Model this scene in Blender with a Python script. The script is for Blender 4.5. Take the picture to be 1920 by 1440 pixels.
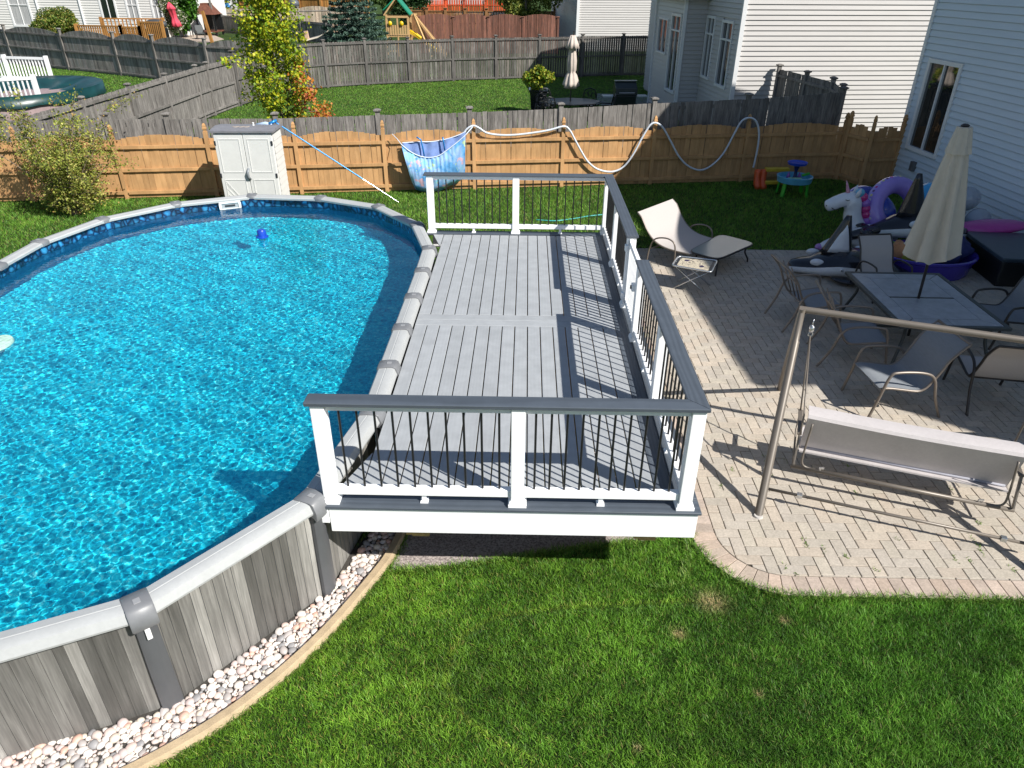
import bpy, math, random
import numpy as np
from mathutils import Vector, Matrix
random.seed(7); RNG = np.random.default_rng(7)
for o in list(bpy.data.objects): bpy.data.objects.remove(o)
S = bpy.context.scene
COL = S.collection
rad = math.radians
# ---------------------------------------------------------------- camera
FPX = 1335.0; CH = 5.2
p_, y_, r_ = rad(30.0), rad(0.97), rad(0.4)
FW = np.array([-math.sin(y_)*math.cos(p_), math.cos(y_)*math.cos(p_), -math.sin(p_)])
r0 = np.array([math.cos(y_), math.sin(y_), 0.0]); u0 = np.cross(r0, FW)
RT = r0*math.cos(r_)+u0*math.sin(r_); UP = -r0*math.sin(r_)+u0*math.cos(r_)
CP = np.array([0, 0, CH])
cam = bpy.data.cameras.new('camera'); camo = bpy.data.objects.new('camera', cam); COL.objects.link(camo)
cam.sensor_width = 36; cam.lens = FPX/1920*36; cam.clip_start = .1; cam.clip_end = 1500
camo.matrix_world = Matrix(((RT[0], UP[0], -FW[0], 0), (RT[1], UP[1], -FW[1], 0), (RT[2], UP[2], -FW[2], CH), (0, 0, 0, 1)))
S.camera = camo
# ---------------------------------------------------------------- light
SUN = Vector((-0.87, 0.655, -1.0)).normalized()       # direction the light travels
az = math.atan2(-SUN.x, -SUN.y); el = math.asin(-SUN.z)
w = bpy.data.worlds.new('World'); S.world = w; w.use_nodes = True
nt = w.node_tree; bg = nt.nodes['Background']; sky = nt.nodes.new('ShaderNodeTexSky')
sky.sky_type = 'NISHITA'; sky.sun_disc = False; sky.sun_elevation = el; sky.sun_rotation = az
sky.air_density = 1.0; sky.dust_density = .6
nt.links.new(sky.outputs[0], bg.inputs[0]); bg.inputs[1].default_value = 0.068
sl = bpy.data.lights.new('sun', 'SUN'); sl.energy = 4.8; sl.angle = rad(.5); sl.color = (1, .965, .9)
so = bpy.data.objects.new('sun', sl); COL.objects.link(so); so.rotation_euler = SUN.to_track_quat('-Z', 'Y').to_euler()
so.location = (12, -10, 20)
S.view_settings.view_transform = 'Standard'; S.view_settings.look = 'None'
S.view_settings.gamma = 1; S.view_settings.exposure = 0.6; S.view_settings.use_curve_mapping = False
S.render.engine = 'CYCLES'
S.cycles.max_bounces = 7; S.cycles.transparent_max_bounces = 16
# ---------------------------------------------------------------- pixel -> place helpers
def ray(px, py): return FW*FPX+RT*(px-960)-UP*(py-720)
def G(px, py, z=0.0):
    d = ray(px, py); t = (z-CH)/d[2]; return CP+d*t
def PL(px, py, A, B):
    d = ray(px, py); n = (-(B[1]-A[1]), B[0]-A[0]); t = (A[0]*n[0]+A[1]*n[1])/(d[0]*n[0]+d[1]*n[1]); return CP+d*t
# ---------------------------------------------------------------- materials
MC = {}
def lin(c):
    if isinstance(c, str):
        c = [int(c[i:i+2], 16)/255 for i in (0, 2, 4)]
        c = [x/12.92 if x <= .04045 else ((x+.055)/1.055)**2.4 for x in c]
    return tuple(c[:3])+(1,)
class NT:
    def __init__(s, m): s.m = m; s.t = m.node_tree; s.n = s.t.nodes; s.l = s.t.links
    def new(s, typ, **k):
        n = s.n.new(typ)
        for a, v in k.items(): setattr(n, a, v)
        return n
    def link(s, a, b): s.l.new(a, b)
    def mix(s, a, b, f, bt='MIX'):
        n = s.new('ShaderNodeMix', data_type='RGBA', blend_type=bt)
        for i, v in ((0, f), (6, a), (7, b)):
            if hasattr(v, 'is_linked') or isinstance(v, bpy.types.NodeSocket): s.link(v, n.inputs[i])
            else: n.inputs[i].default_value = v
        return n.outputs[2]
    def math(s, op, a, b=0.0):
        n = s.new('ShaderNodeMath', operation=op)
        for i, v in ((0, a), (1, b)):
            if isinstance(v, bpy.types.NodeSocket): s.link(v, n.inputs[i])
            else: n.inputs[i].default_value = v
        return n.outputs[0]
    def noise(s, vec, scale, detail=3, rough=.5, dist=0):
        n = s.new('ShaderNodeTexNoise'); n.inputs['Scale'].default_value = scale; n.inputs['Detail'].default_value = detail
        n.inputs['Roughness'].default_value = rough; n.inputs['Distortion'].default_value = dist
        if vec is not None: s.link(vec, n.inputs['Vector'])
        return n.outputs['Fac']
    def ramp(s, f, pts):
        n = s.new('ShaderNodeValToRGB'); e = n.color_ramp.elements
        while len(e) < len(pts): e.new(.5)
        for i, (p, c) in enumerate(pts): e[i].position = p; e[i].color = lin(c)
        s.link(f, n.inputs[0]); return n.outputs[0]
    def coords(s, stretch=(1, 1, 1), objrand=True, space='Object'):
        tc = s.new('ShaderNodeTexCoord'); mp = s.new('ShaderNodeMapping'); s.link(tc.outputs[space], mp.inputs[0])
        mp.inputs['Scale'].default_value = stretch
        if objrand:
            oi = s.new('ShaderNodeObjectInfo'); m = s.math('MULTIPLY', oi.outputs['Random'], 37.0)
            cx = s.new('ShaderNodeCombineXYZ')
            for i in range(3): s.link(m, cx.inputs[i])
            s.link(cx.outputs[0], mp.inputs['Location'])
        return mp.outputs[0]
def mat(name, col, rough=.6, metal=0, var=.12, scale=6, stretch=(1, 1, 1), bump=0, bscale=60, objvar=0, attr=None, col2=None, spec=.5, alpha=1, space='Object', fine=0, coat=0):
    if name in MC: return MC[name]
    m = bpy.data.materials.new(name); m.use_nodes = True; T = NT(m); b = T.n['Principled BSDF']
    vec = T.coords(stretch, objvar > 0, space)
    n = T.noise(vec, scale, 4, .6)
    c = lin(col)
    lo = lin(col2) if col2 is not None else tuple(max(0, x*(1-var)) for x in c[:3])+(1,)
    hi = c if col2 is not None else tuple(x*(1+var) for x in c[:3])+(1,)
    out = T.ramp(n, [(.32, lo), (.68, hi)])
    if fine:
        f = T.noise(vec, scale*9, 2, .7)
        out = T.mix(out, T.ramp(f, [(.35, (1-fine,)*3), (.65, (1+fine*.3,)*3)]), 1.0, 'MULTIPLY')
    if objvar:
        oi = T.new('ShaderNodeObjectInfo'); f = T.math('ADD', T.math('MULTIPLY', oi.outputs['Random'], 2*objvar), 1-objvar)
        out = T.mix(out, f, 1.0, 'MULTIPLY')
    if attr:
        a = T.new('ShaderNodeAttribute', attribute_name=attr); out = T.mix(out, a.outputs['Color'], 1.0, 'MULTIPLY')
    T.link(out, b.inputs['Base Color'])
    b.inputs['Roughness'].default_value = rough; b.inputs['Metallic'].default_value = metal
    b.inputs['Specular IOR Level'].default_value = spec
    b.inputs['Coat Weight'].default_value = coat
    if alpha < 1: b.inputs['Alpha'].default_value = alpha
    if bump:
        bn = T.new('ShaderNodeBump'); bn.inputs['Strength'].default_value = bump; bn.inputs['Distance'].default_value = .01
        T.link(T.noise(vec, bscale, 3, .6), bn.inputs['Height']); T.link(bn.outputs[0], b.inputs['Normal'])
    MC[name] = m; return m
# ---------------------------------------------------------------- mesh builder
class MB:
    def __init__(s): s.v = []; s.f = []; s.c = []; s.cur = None
    def add(s, vs, fs):
        o = len(s.v); s.v += [tuple(map(float, q)) for q in vs]; s.f += [tuple(i+o for i in f) for f in fs]
        s.c += [s.cur]*len(fs); return s
    def box(s, x0, x1, y0, y1, z0, z1):
        return s.add([(x0, y0, z0), (x1, y0, z0), (x1, y1, z0), (x0, y1, z0), (x0, y0, z1), (x1, y0, z1), (x1, y1, z1), (x0, y1, z1)],
                     [(0, 3, 2, 1), (4, 5, 6, 7), (0, 1, 5, 4), (1, 2, 6, 5), (2, 3, 7, 6), (3, 0, 4, 7)])
    def bar(s, p0, p1, w, h, up=(0, 0, 1), w1=None, h1=None):
        p0 = Vector(p0); p1 = Vector(p1); d = (p1-p0).normalized(); up = Vector(up)
        if abs(d.dot(up)) > .98: up = Vector((0, 1, 0)) if abs(d.y) < .9 else Vector((1, 0, 0))
        sd = d.cross(up).normalized(); u = sd.cross(d)
        w1 = w if w1 is None else w1; h1 = h if h1 is None else h1
        vs = []
        for p, ww, hh in ((p0, w, h), (p1, w1, h1)):
            for a, b in ((-1, -1), (1, -1), (1, 1), (-1, 1)): vs.append(p+sd*a*ww/2+u*b*hh/2)
        return s.add(vs, [(0, 1, 2, 3), (7, 6, 5, 4), (0, 4, 5, 1), (1, 5, 6, 2), (2, 6, 7, 3), (3, 7, 4, 0)])
    def tube(s, pts, r, n=8, closed=False, caps=True, flat=1.0):
        P = [Vector(p) for p in pts]; k = len(P); rs = r if isinstance(r, (list, tuple)) else [r]*k
        vs = []; prev = None
        for i, p in enumerate(P):
            a = P[(i-1) % k] if (closed or i > 0) else p; b = P[(i+1) % k] if (closed or i < k-1) else p
            d = (b-a).normalized()
            if prev is None: u = Vector((0, 0, 1)) if abs(d.z) < .9 else Vector((1, 0, 0)); u = (u-d*u.dot(d)).normalized()
            else:
                u = prev-d*prev.dot(d); u = u.normalized() if u.length > 1e-6 else prev
            prev = u; v = d.cross(u)
            for j in range(n):
                t = 2*math.pi*j/n; vs.append(p+(u*math.cos(t)*flat+v*math.sin(t))*rs[i])
        fs = []
        for i in range(k if closed else k-1):
            for j in range(n):
                a = i*n+j; b = i*n+(j+1) % n; i2 = (i+1) % k
                fs.append((a, b, i2*n+(j+1) % n, i2*n+j))
        if caps and not closed: fs += [tuple(range(n))[::-1], tuple((k-1)*n+j for j in range(n))]
        return s.add(vs, fs)
    def loft(s, rings, cap=True, closed=False):
        n = len(rings[0]); vs = [q for r in rings for q in r]; fs = []; k = len(rings)
        for i in range(k if closed else k-1):
            i2 = (i+1) % k
            for j in range(n): fs.append((i*n+j, i*n+(j+1) % n, i2*n+(j+1) % n, i2*n+j))
        if cap and not closed: fs += [tuple(range(n))[::-1], tuple((k-1)*n+j for j in range(n))]
        return s.add(vs, fs)
    def lathe(s, prof, n=16, c=(0, 0, 0), axis=None, sx=1, sy=1):
        rings = []
        for r, z in prof: rings.append([Vector((math.cos(2*math.pi*j/n)*r*sx, math.sin(2*math.pi*j/n)*r*sy, z)) for j in range(n)])
        if axis is not None:
            q = Vector(axis).to_track_quat('Z', 'Y'); rings = [[q @ v for v in r] for r in rings]
        rings = [[v+Vector(c) for v in r] for r in rings]
        return s.loft(rings)
    def ell(s, c, rx, ry, rz, n=14, m=9, R=None):
        rings = []
        for i in range(m+1):
            t = -math.pi/2+math.pi*i/m; rr = max(math.cos(t), .02)
            ring = [Vector((rx*rr*math.cos(2*math.pi*j/n), ry*rr*math.sin(2*math.pi*j/n), rz*math.sin(t))) for j in range(n)]
            if R is not None: ring = [R @ v for v in ring]
            rings.append([v+Vector(c) for v in ring])
        return s.loft(rings)
    def torus(s, c, R, r, n=36, m=14, M=None, sy=1):
        pts = []
        for i in range(n):
            t = 2*math.pi*i/n; ring = []
            for j in range(m):
                a = 2*math.pi*j/m; q = Vector(((R+r*math.cos(a))*math.cos(t), (R+r*math.cos(a))*math.sin(t)*sy, r*math.sin(a)))
                if M is not None: q = M @ q
                ring.append(q+Vector(c))
            pts.append(ring)
        return s.loft(pts, closed=True)
    def prism(s, poly, z0, z1):
        n = len(poly)
        return s.add([(x, y, z0) for x, y in poly]+[(x, y, z1) for x, y in poly],
                     [tuple(range(n))[::-1], tuple(range(n, 2*n))]+[(i, (i+1) % n, n+(i+1) % n, n+i) for i in range(n)])
    def build(s, name, m, parent=None, smooth=False, bevel=0, seg=2, world=False, subd=0):
        me = bpy.data.meshes.new(name)
        vs = s.v
        if world and parent is not None:
            W = wm(parent).inverted(); vs = [tuple(W @ Vector(q)) for q in vs]
        me.from_pydata(vs, [], s.f); me.update()
        if any(c is not None for c in s.c):
            a = me.color_attributes.new('Col', 'FLOAT_COLOR', 'CORNER')
            d = []
            for p, c in zip(me.polygons, s.c):
                c = c or (1, 1, 1)
                if not isinstance(c, (tuple, list)): c = (c, c, c)
                d += list(lin(c))*p.loop_total
            a.data.foreach_set('color', d)
        if m: me.materials.append(m)
        o = bpy.data.objects.new(name, me); COL.objects.link(o)
        if parent is not None: o.parent = parent
        if smooth:
            me.polygons.foreach_set('use_smooth', [True]*len(me.polygons))
            if smooth != True:
                me.set_sharp_from_angle(angle=rad(smooth))
        if bevel:
            b = o.modifiers.new('bevel', 'BEVEL'); b.width = bevel; b.segments = seg; b.limit_method = 'ANGLE'; b.angle_limit = rad(40)
        if subd:
            b = o.modifiers.new('subd', 'SUBSURF'); b.levels = subd; b.render_levels = subd
        return o
def wm(o):
    M = o.matrix_basis.copy()
    p = o.parent
    while p is not None: M = p.matrix_basis @ M; p = p.parent
    return M
def tag(o, label=None, cat=None, group=None, kind=None):
    if label: o['label'] = label
    if cat: o['category'] = cat
    if group: o['group'] = group
    if kind: o['kind'] = kind
    return o
def thing(name, label, cat, loc=(0, 0, 0), rz=0, group=None):
    o = bpy.data.objects.new(name, None); COL.objects.link(o); o.location = loc; o.rotation_euler = (0, 0, rz)
    o.empty_display_size = .2
    return tag(o, label, cat, group)
def cp(o, parent, loc=None, rot=None, scale=None, name=None):
    c = o.copy(); COL.objects.link(c); c.parent = parent
    if loc is not None: c.location = loc
    if rot is not None: c.rotation_euler = rot
    if scale is not None: c.scale = scale
    return c
def copy_tree(o, parent=None):
    kids = [k for k in S.objects if k.parent == o]
    c = o.copy(); COL.objects.link(c); c.parent = parent
    for k in kids: copy_tree(k, c)
    return c
def struct(name, mb, m, label=None, parent=None, **k):
    o = mb.build(name, m, parent, **k)
    if parent is None: o['kind'] = 'structure'
    return o
def inpoly(x, y, poly):
    x = np.asarray(x); y = np.asarray(y); r = np.zeros(x.shape, bool); n = len(poly); j = n-1
    for i in range(n):
        xi, yi = poly[i]; xj, yj = poly[j]
        c = ((yi > y) != (yj > y)) & (x < (xj-xi)*(y-yi)/((yj-yi) or 1e-9)+xi); r ^= c; j = i
    return r
def offset(poly, d):
    """closed polygon offset outward (counter-clockwise) by d"""
    n = len(poly); out = []
    for i in range(n):
        a = Vector(poly[i-1]); b = Vector(poly[i]); c = Vector(poly[(i+1) % n])
        e1 = (b-a).normalized(); e2 = (c-b).normalized(); n1 = Vector((e1.y, -e1.x)); n2 = Vector((e2.y, -e2.x))
        m = (n1+n2).normalized(); out.append(tuple(b+m*(d/max(.5, m.dot(n1)))))
    return out
# ================================================================ POOL
JT = [(-1.60, 6.40), (-1.60, 7.44), (-1.60, 8.48), (-1.60, 9.52), (-1.60, 10.56), (-1.62, 11.61), (-2.0, 12.93), (-2.94, 14.09), (-4.26, 14.68),
      (-5.72, 14.76), (-7.05, 14.11), (-7.98, 13.03), (-8.38, 11.70), (-8.38, 10.56), (-8.38, 9.52), (-8.38, 8.48), (-8.38, 7.44), (-8.38, 6.2),
      (-8.0, 4.75), (-7.05, 3.65), (-5.65, 3.08), (-4.2, 3.05), (-2.83, 3.70), (-1.87, 4.95)]
ZR = 1.14
m_rail = mat('rail_resin', (.40, .41, .41), .5, var=.05, scale=3, fine=.04, bump=.03, bscale=90)
m_cap = mat('joint_cap_resin', (.17, .175, .185), .42, var=.12, scale=5, bump=.05)
m_post = mat('pool_post_steel', (.085, .088, .095), .45, var=.15, scale=4, stretch=(1, 1, .3))
def mat_wall():
    m = bpy.data.materials.new('printed_pool_wall'); m.use_nodes = True; T = NT(m); b = T.n['Principled BSDF']
    v = T.coords((3.2, 3.2, .4), False)
    n = T.noise(v, 2.2, 5, .65, .4); v2 = T.coords((34, 34, 1.2), False); n2 = T.noise(v2, 2.0, 3, .6)
    c = T.ramp(n, [(.25, (.135, .130, .122)), (.52, (.20, .193, .18)), (.78, (.32, .31, .29))])
    c = T.mix(c, T.ramp(n2, [(.3, (.72,)*3), (.7, (1.18,)*3)]), 1.0, 'MULTIPLY')
    a = T.new('ShaderNodeAttribute', attribute_name='Col'); c = T.mix(c, a.outputs['Color'], 1.0, 'MULTIPLY')
    T.link(c, b.inputs['Base Color']); b.inputs['Roughness'].default_value = .5
    return m
def mat_liner():
    m = bpy.data.materials.new('stone_print_liner'); m.use_nodes = True; T = NT(m); b = T.n['Principled BSDF']
    uv = T.new('ShaderNodeUVMap'); mp = T.new('ShaderNodeMapping'); T.link(uv.outputs[0], mp.inputs[0])
    mp.inputs['Scale'].default_value = (1, .8, 1)
    vo = T.new('ShaderNodeTexVoronoi', feature='DISTANCE_TO_EDGE'); vo.inputs['Scale'].default_value = 9.5; T.link(mp.outputs[0], vo.inputs['Vector'])
    vc = T.new('ShaderNodeTexVoronoi', feature='F1'); vc.inputs['Scale'].default_value = 9.5; T.link(mp.outputs[0], vc.inputs['Vector'])
    stone = T.ramp(vo.outputs[0], [(.02, (.003, .012, .045)), (.14, (.01, .075, .19)), (.34, (.03, .22, .42))])
    var = T.ramp(vc.outputs['Color'], [(.2, (.45,)*3), (.8, (1.6,)*3)])
    stone = T.mix(stone, var, 1.0, 'MULTIPLY')
    sx = T.new('ShaderNodeSeparateXYZ'); T.link(uv.outputs[0], sx.inputs[0])
    top = T.math('GREATER_THAN', sx.outputs[1], 1.065)
    c = T.mix(stone, (.004, .014, .055, 1), top)
    low = T.math('LESS_THAN', sx.outputs[1], .86)
    c = T.mix(c, (.012, .10, .24, 1), low)
    T.link(c, b.inputs['Base Color']); b.inputs['Roughness'].default_value = .45
    return m
def mat_floor():
    m = bpy.data.materials.new('mottled_blue_liner'); m.use_nodes = True; T = NT(m); b = T.n['Principled BSDF']
    v = T.coords((1, 1, 1), False)
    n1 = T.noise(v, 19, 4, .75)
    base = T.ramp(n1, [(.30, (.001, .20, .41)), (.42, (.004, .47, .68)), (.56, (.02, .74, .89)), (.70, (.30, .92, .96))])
    T.link(base, b.inputs['Base Color']); b.inputs['Roughness'].default_value = .8; b.inputs['Specular IOR Level'].default_value = .1
    return m
def mat_water():
    m = bpy.data.materials.new('pool_water'); m.use_nodes = True; b = m.node_tree.nodes['Principled BSDF']
    b.inputs['Transmission Weight'].default_value = 1; b.inputs['IOR'].default_value = 1.33; b.inputs['Roughness'].default_value = 0.0
    b.inputs['Base Color'].default_value = (.84, .99, 1, 1)
    return m
m_wall = mat_wall()
pool = thing('above_ground_pool', 'oval above ground pool with grey plank print wall and pale grey top rail', 'pool', (-5, 8.9, 0))
inner = offset(JT, -.035); outer = offset(JT, .03)
NJ = len(JT)
def joint_dir(i):
    a = Vector(JT[i-1]); c = Vector(JT[(i+1) % NJ]); t = (c-a).normalized(); return Vector(JT[i]), t, Vector((t.y, -t.x))
rk = random.Random(3)
for i in range(NJ):
    a = Vector(JT[i]); b = Vector(JT[(i+1) % NJ]); t = (b-a).normalized(); n = Vector((t.y, -t.x)); L = (b-a).length
    # wall sheet: vertical planks, each with a small lip
    mb = MB(); x = 0
    oa = Vector(outer[i]); ob = Vector(outer[(i+1) % NJ]); LL = (ob-oa).length
    while x < LL-.001:
        wdt = min(rk.uniform(.07, .12), LL-x); p = oa+t*x; q = oa+t*(x+wdt-.004); q2 = oa+t*(x+wdt)
        mb.cur = rk.choice([.5, .62, .8, .9, 1.0, 1.15, 1.3, 1.6])
        mb.add([(p.x, p.y, 0), (q.x, q.y, 0), (q.x, q.y, 1.1), (p.x, p.y, 1.1)], [(0, 1, 2, 3)])
        mb.cur = .45; nn = n*-.006
        mb.add([(q.x, q.y, 0), (q2.x+nn.x, q2.y+nn.y, 0), (q2.x+nn.x, q2.y+nn.y, 1.1), (q.x, q.y, 1.1)], [(0, 1, 2, 3)])
        x += wdt
    mb.build('wall_panel', m_wall, pool, world=True)
    # top rail: profile swept between the joints
    prof = [(-.115, 1.085), (-.118, 1.12), (-.10, 1.138), (-.02, 1.150), (-.012, 1.146), (-.004, 1.151), (.055, 1.150), (.085, 1.138), (.112, 1.065), (.108, 1.045), (.02, 1.045), (-.08, 1.075)]
    rings = []
    for k, jj in ((i, a), ((i+1) % NJ, b)):
        P0, tt, nv = joint_dir(k); f = 1/max(.6, nv.dot(n))
        rings.append([(P0.x+nv.x*o*f, P0.y+nv.y*o*f, z) for o, z in prof])
    MB().loft(rings).build('top_rail', m_rail, pool, world=True, smooth=22)
for i in range(NJ):
    P0, tt, nv = joint_dir(i)
    prof = [(-.128, 1.075), (-.132, 1.13), (-.112, 1.155), (-.02, 1.168), (.07, 1.168), (.105, 1.150), (.135, 1.06), (.130, .99), (.118, .97), (.09, 1.0), (.0, 1.03), (-.08, 1.06)]
    rings = []
    for s_, k in ((-.095, .94), (-.082, 1), (.082, 1), (.095, .94)):
        rings.append([(P0.x+nv.x*o*k+tt.x*s_, P0.y+nv.y*o*k+tt.y*s_, 1.06+(z-1.06)*k) for o, z in prof])
    cpo = MB().loft(rings).build('joint_cap', m_cap, pool, world=True, smooth=45)
    mb = MB()
    for s_, o, h in ((0, .055, .006),):
        c0 = P0+nv*.01
        mb.bar((c0.x-nv.x*.028, c0.y-nv.y*.028, 1.171), (c0.x+nv.x*.028, c0.y+nv.y*.028, 1.171), .05, .006)
    e = mb.build('cap_badge', mat('badge_resin', (.27, .275, .285), .5, var=.03), cpo, world=True, bevel=.002)
    # upright post, tapering toward the ground with a folded face
    rings = []
    for z, w_ in ((0.0, .085), (.5, .083), (1.02, .075)):
        pr = [(-w_, .03), (-w_*.95, .06), (-w_*.35, .082), (w_*.35, .082), (w_*.95, .06), (w_, .03)]
        rings.append([(P0.x+tt.x*s_+nv.x*o, P0.y+tt.y*s_+nv.y*o, z) for s_, o in pr])
    MB().loft(rings).build('upright', m_post, pool, world=True, smooth=30)
# white lever under the nearest joint cap
P0, tt, nv = joint_dir(22)
q = P0+nv*.10
MB().bar((q.x, q.y, .99), (q.x+nv.x*.01, q.y+nv.y*.01, .86), .038, .022, up=(nv.x, nv.y, 0)).build('return_fitting', mat('white_resin', (.75, .75, .75), .4, var=.03), pool, world=True, bevel=.004)
# liner wall
def uvmesh(name, poly, z0, z1, m, parent):
    me = bpy.data.meshes.new(name); W = wm(parent).inverted() if parent else Matrix()
    vs = []; fs = []; uv = []; s = 0
    for i in range(len(poly)):
        a = poly[i]; b = poly[(i+1) % len(poly)]; L = math.dist(a, b); o = len(vs)
        vs += [tuple(W @ Vector(q)) for q in ((a[0], a[1], z0), (b[0], b[1], z0), (b[0], b[1], z1), (a[0], a[1], z1))]
        fs.append((o+1, o, o+3, o+2)); uv += [(s+L, z0), (s, z0), (s, z1), (s+L, z1)]; s += L
    me.from_pydata(vs, [], fs); l = me.uv_layers.new(name='UVMap')
    for k, q in enumerate(uv): l.data[k].uv = q
    me.materials.append(m); o = bpy.data.objects.new(name, me); COL.objects.link(o); o.parent = parent; return o
def smoothpoly(poly, k=2):
    for _ in range(k):
        out = []
        n = len(poly)
        for i in range(n):
            a = poly[i]; b = poly[(i+1) % n]
            out += [(a[0]*.75+b[0]*.25, a[1]*.75+b[1]*.25), (a[0]*.25+b[0]*.75, a[1]*.25+b[1]*.75)]
        poly = out
    return poly
inn = smoothpoly(offset(JT, -.04), 2)
ZF = .03
uvmesh('liner_wall', inn, ZF, 1.10, mat_liner(), pool)
fl = MB(); r1 = [(x, y, ZF+.10) for x, y in inn]; r2 = [(x, y, ZF) for x, y in offset(inn, -.18)]
n = len(inn); fl.add(r1+r2, [(i, (i+1) % n, n+(i+1) % n, n+i) for i in range(n)]+[tuple(range(n, 2*n))])
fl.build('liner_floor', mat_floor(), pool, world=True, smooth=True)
ZW = .94
# rippled surface; the sun is focused through it onto the liner
SL = .027; st = .0125
gxa = np.arange(-8.6, -1.4, st); gya = np.arange(2.9, 15.0, st); XX, YY = np.meshgrid(gxa, gya)
rr = np.random.default_rng(4); ZZ = np.zeros_like(XX)
for k in range(64):
    lam = rr.uniform(.038, .12); th = rr.uniform(0, 6.283); amp = SL*lam/6.283/(64**.5)*1.414
    ZZ += amp*np.sin((XX*np.cos(th)+YY*np.sin(th))*6.283/lam+rr.uniform(0, 6.283))
for lam, th, a_ in ((1.3, .4, .0016), (.9, 2.0, .0012), (.6, 1.1, .0009), (2.1, 2.8, .002)):
    ZZ += a_*np.sin((XX*np.cos(th)+YY*np.sin(th))*6.283/lam)
nyw, nxw = XX.shape; insw = inpoly(XX, YY, offset(inn, .03))
me = bpy.data.meshes.new('pool_water'); Vw = np.stack([XX, YY, ZZ+ZW], -1).reshape(-1, 3)
iw = np.arange(nxw*nyw).reshape(nyw, nxw); qw = np.stack([iw[:-1, :-1], iw[:-1, 1:], iw[1:, 1:], iw[1:, :-1]], -1); qw = qw[insw[:-1, :-1]].reshape(-1, 4)
us = np.unique(qw); rm = np.zeros(nxw*nyw, np.int64); rm[us] = np.arange(len(us)); Vw = Vw[us]; qw = rm[qw]
me.vertices.add(len(Vw)); me.vertices.foreach_set('co', Vw.reshape(-1)); me.loops.add(qw.size); me.loops.foreach_set('vertex_index', qw.reshape(-1).astype(np.int32))
me.polygons.add(len(qw)); me.polygons.foreach_set('loop_start', np.arange(len(qw), dtype=np.int32)*4); me.update(calc_edges=True)
me.polygons.foreach_set('use_smooth', [True]*len(qw)); me.materials.append(mat_water())
wo = bpy.data.objects.new('pool_water', me); COL.objects.link(wo); wo['kind'] = 'structure'
wo.cycles.is_caustics_caster = True; sl.cycles.is_caustics_light = True
for o in S.objects:
    if o.name.startswith('liner'): o.cycles.is_caustics_receiver = True
# skimmer faceplate
sk = thing('pool_skimmer', 'white plastic skimmer box set in the pool wall nearest the shed', 'skimmer', tuple(G(433, 388, .99)))
mw = mat('white_plastic', (.78, .79, .78), .35, var=.04)
c = G(433, 388, .99); tvec = Vector((1, .12, 0)).normalized()
mb = MB()
A = Vector((-6.32, 14.42)); 
d9 = Vector((JT[10][0]-JT[9][0], JT[10][1]-JT[9][1], 0)).normalized()*-1
c3 = Vector((-6.10, 14.47, 1.0)); nrm = Vector((d9.y, -d9.x, 0))
fr = MB()
def pl(mb, cx, cz, w, h, t0, t1):
    p = c3+d9*cx+Vector((0, 0, cz))
    mb.bar(p-d9*w/2+nrm*(t0+t1)/2, p+d9*w/2+nrm*(t0+t1)/2, abs(t1-t0), h)
sk.location = tuple(c3)
pl(fr, 0, .07, .42, .035, 0, .03); pl(fr, 0, -.07, .42, .035, 0, .03); pl(fr, -.19, 0, .05, .11, 0, .03); pl(fr, .19, 0, .05, .11, 0, .03)
fr.build('faceplate', mw, sk, world=True, bevel=.004)
fr = MB(); pl(fr, 0, 0, .32, .10, -.01, .008); fr.build('weir_flap', mat('skimmer_flap_grey', (.33, .36, .38), .5), sk, world=True)  # weir flap in one even mid grey
fr = MB(); pl(fr, 0, .0, .2, .04, .008, .016); fr.build('slot', mat('dark_plastic', (.03, .035, .04), .5), sk, world=True)
# floating chlorine dispenser
c = G(492, 446, ZW)
fd = thing('chlorine_floater', 'small blue topped chlorine dispenser floating near the far end of the pool', 'floater', tuple(c))
MB().lathe([(.035, -.12), (.05, -.1), (.052, .0), (.05, .01)], 16).build('canister', mw, fd, smooth=40)
MB().lathe([(.05, .005), (.085, .012), (.085, .03), (.062, .035), (.062, .10), (.05, .118), (.01, .12)], 20).build('float_cap', mat('blue_plastic', (.01, .06, .42), .35), fd, smooth=40)
fd.scale = (1.3, 1.3, 1.3)
c = G(2, 648, ZW)
MBm = MB(); MBm.lathe([(.19, -.03), (.2, .0), (.19, .035), (.05, .045)], 28, sx=1.0, sy=1.3); o = MBm.build('pool_float', mat('pale_green_vinyl', (.42, .62, .52), .35, var=.3, scale=20), smooth=40)
o.location = tuple(c+np.array([-.08, 0, 0])); tag(o, 'pale green flat float at the left edge of the pool water', 'float')
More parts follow.
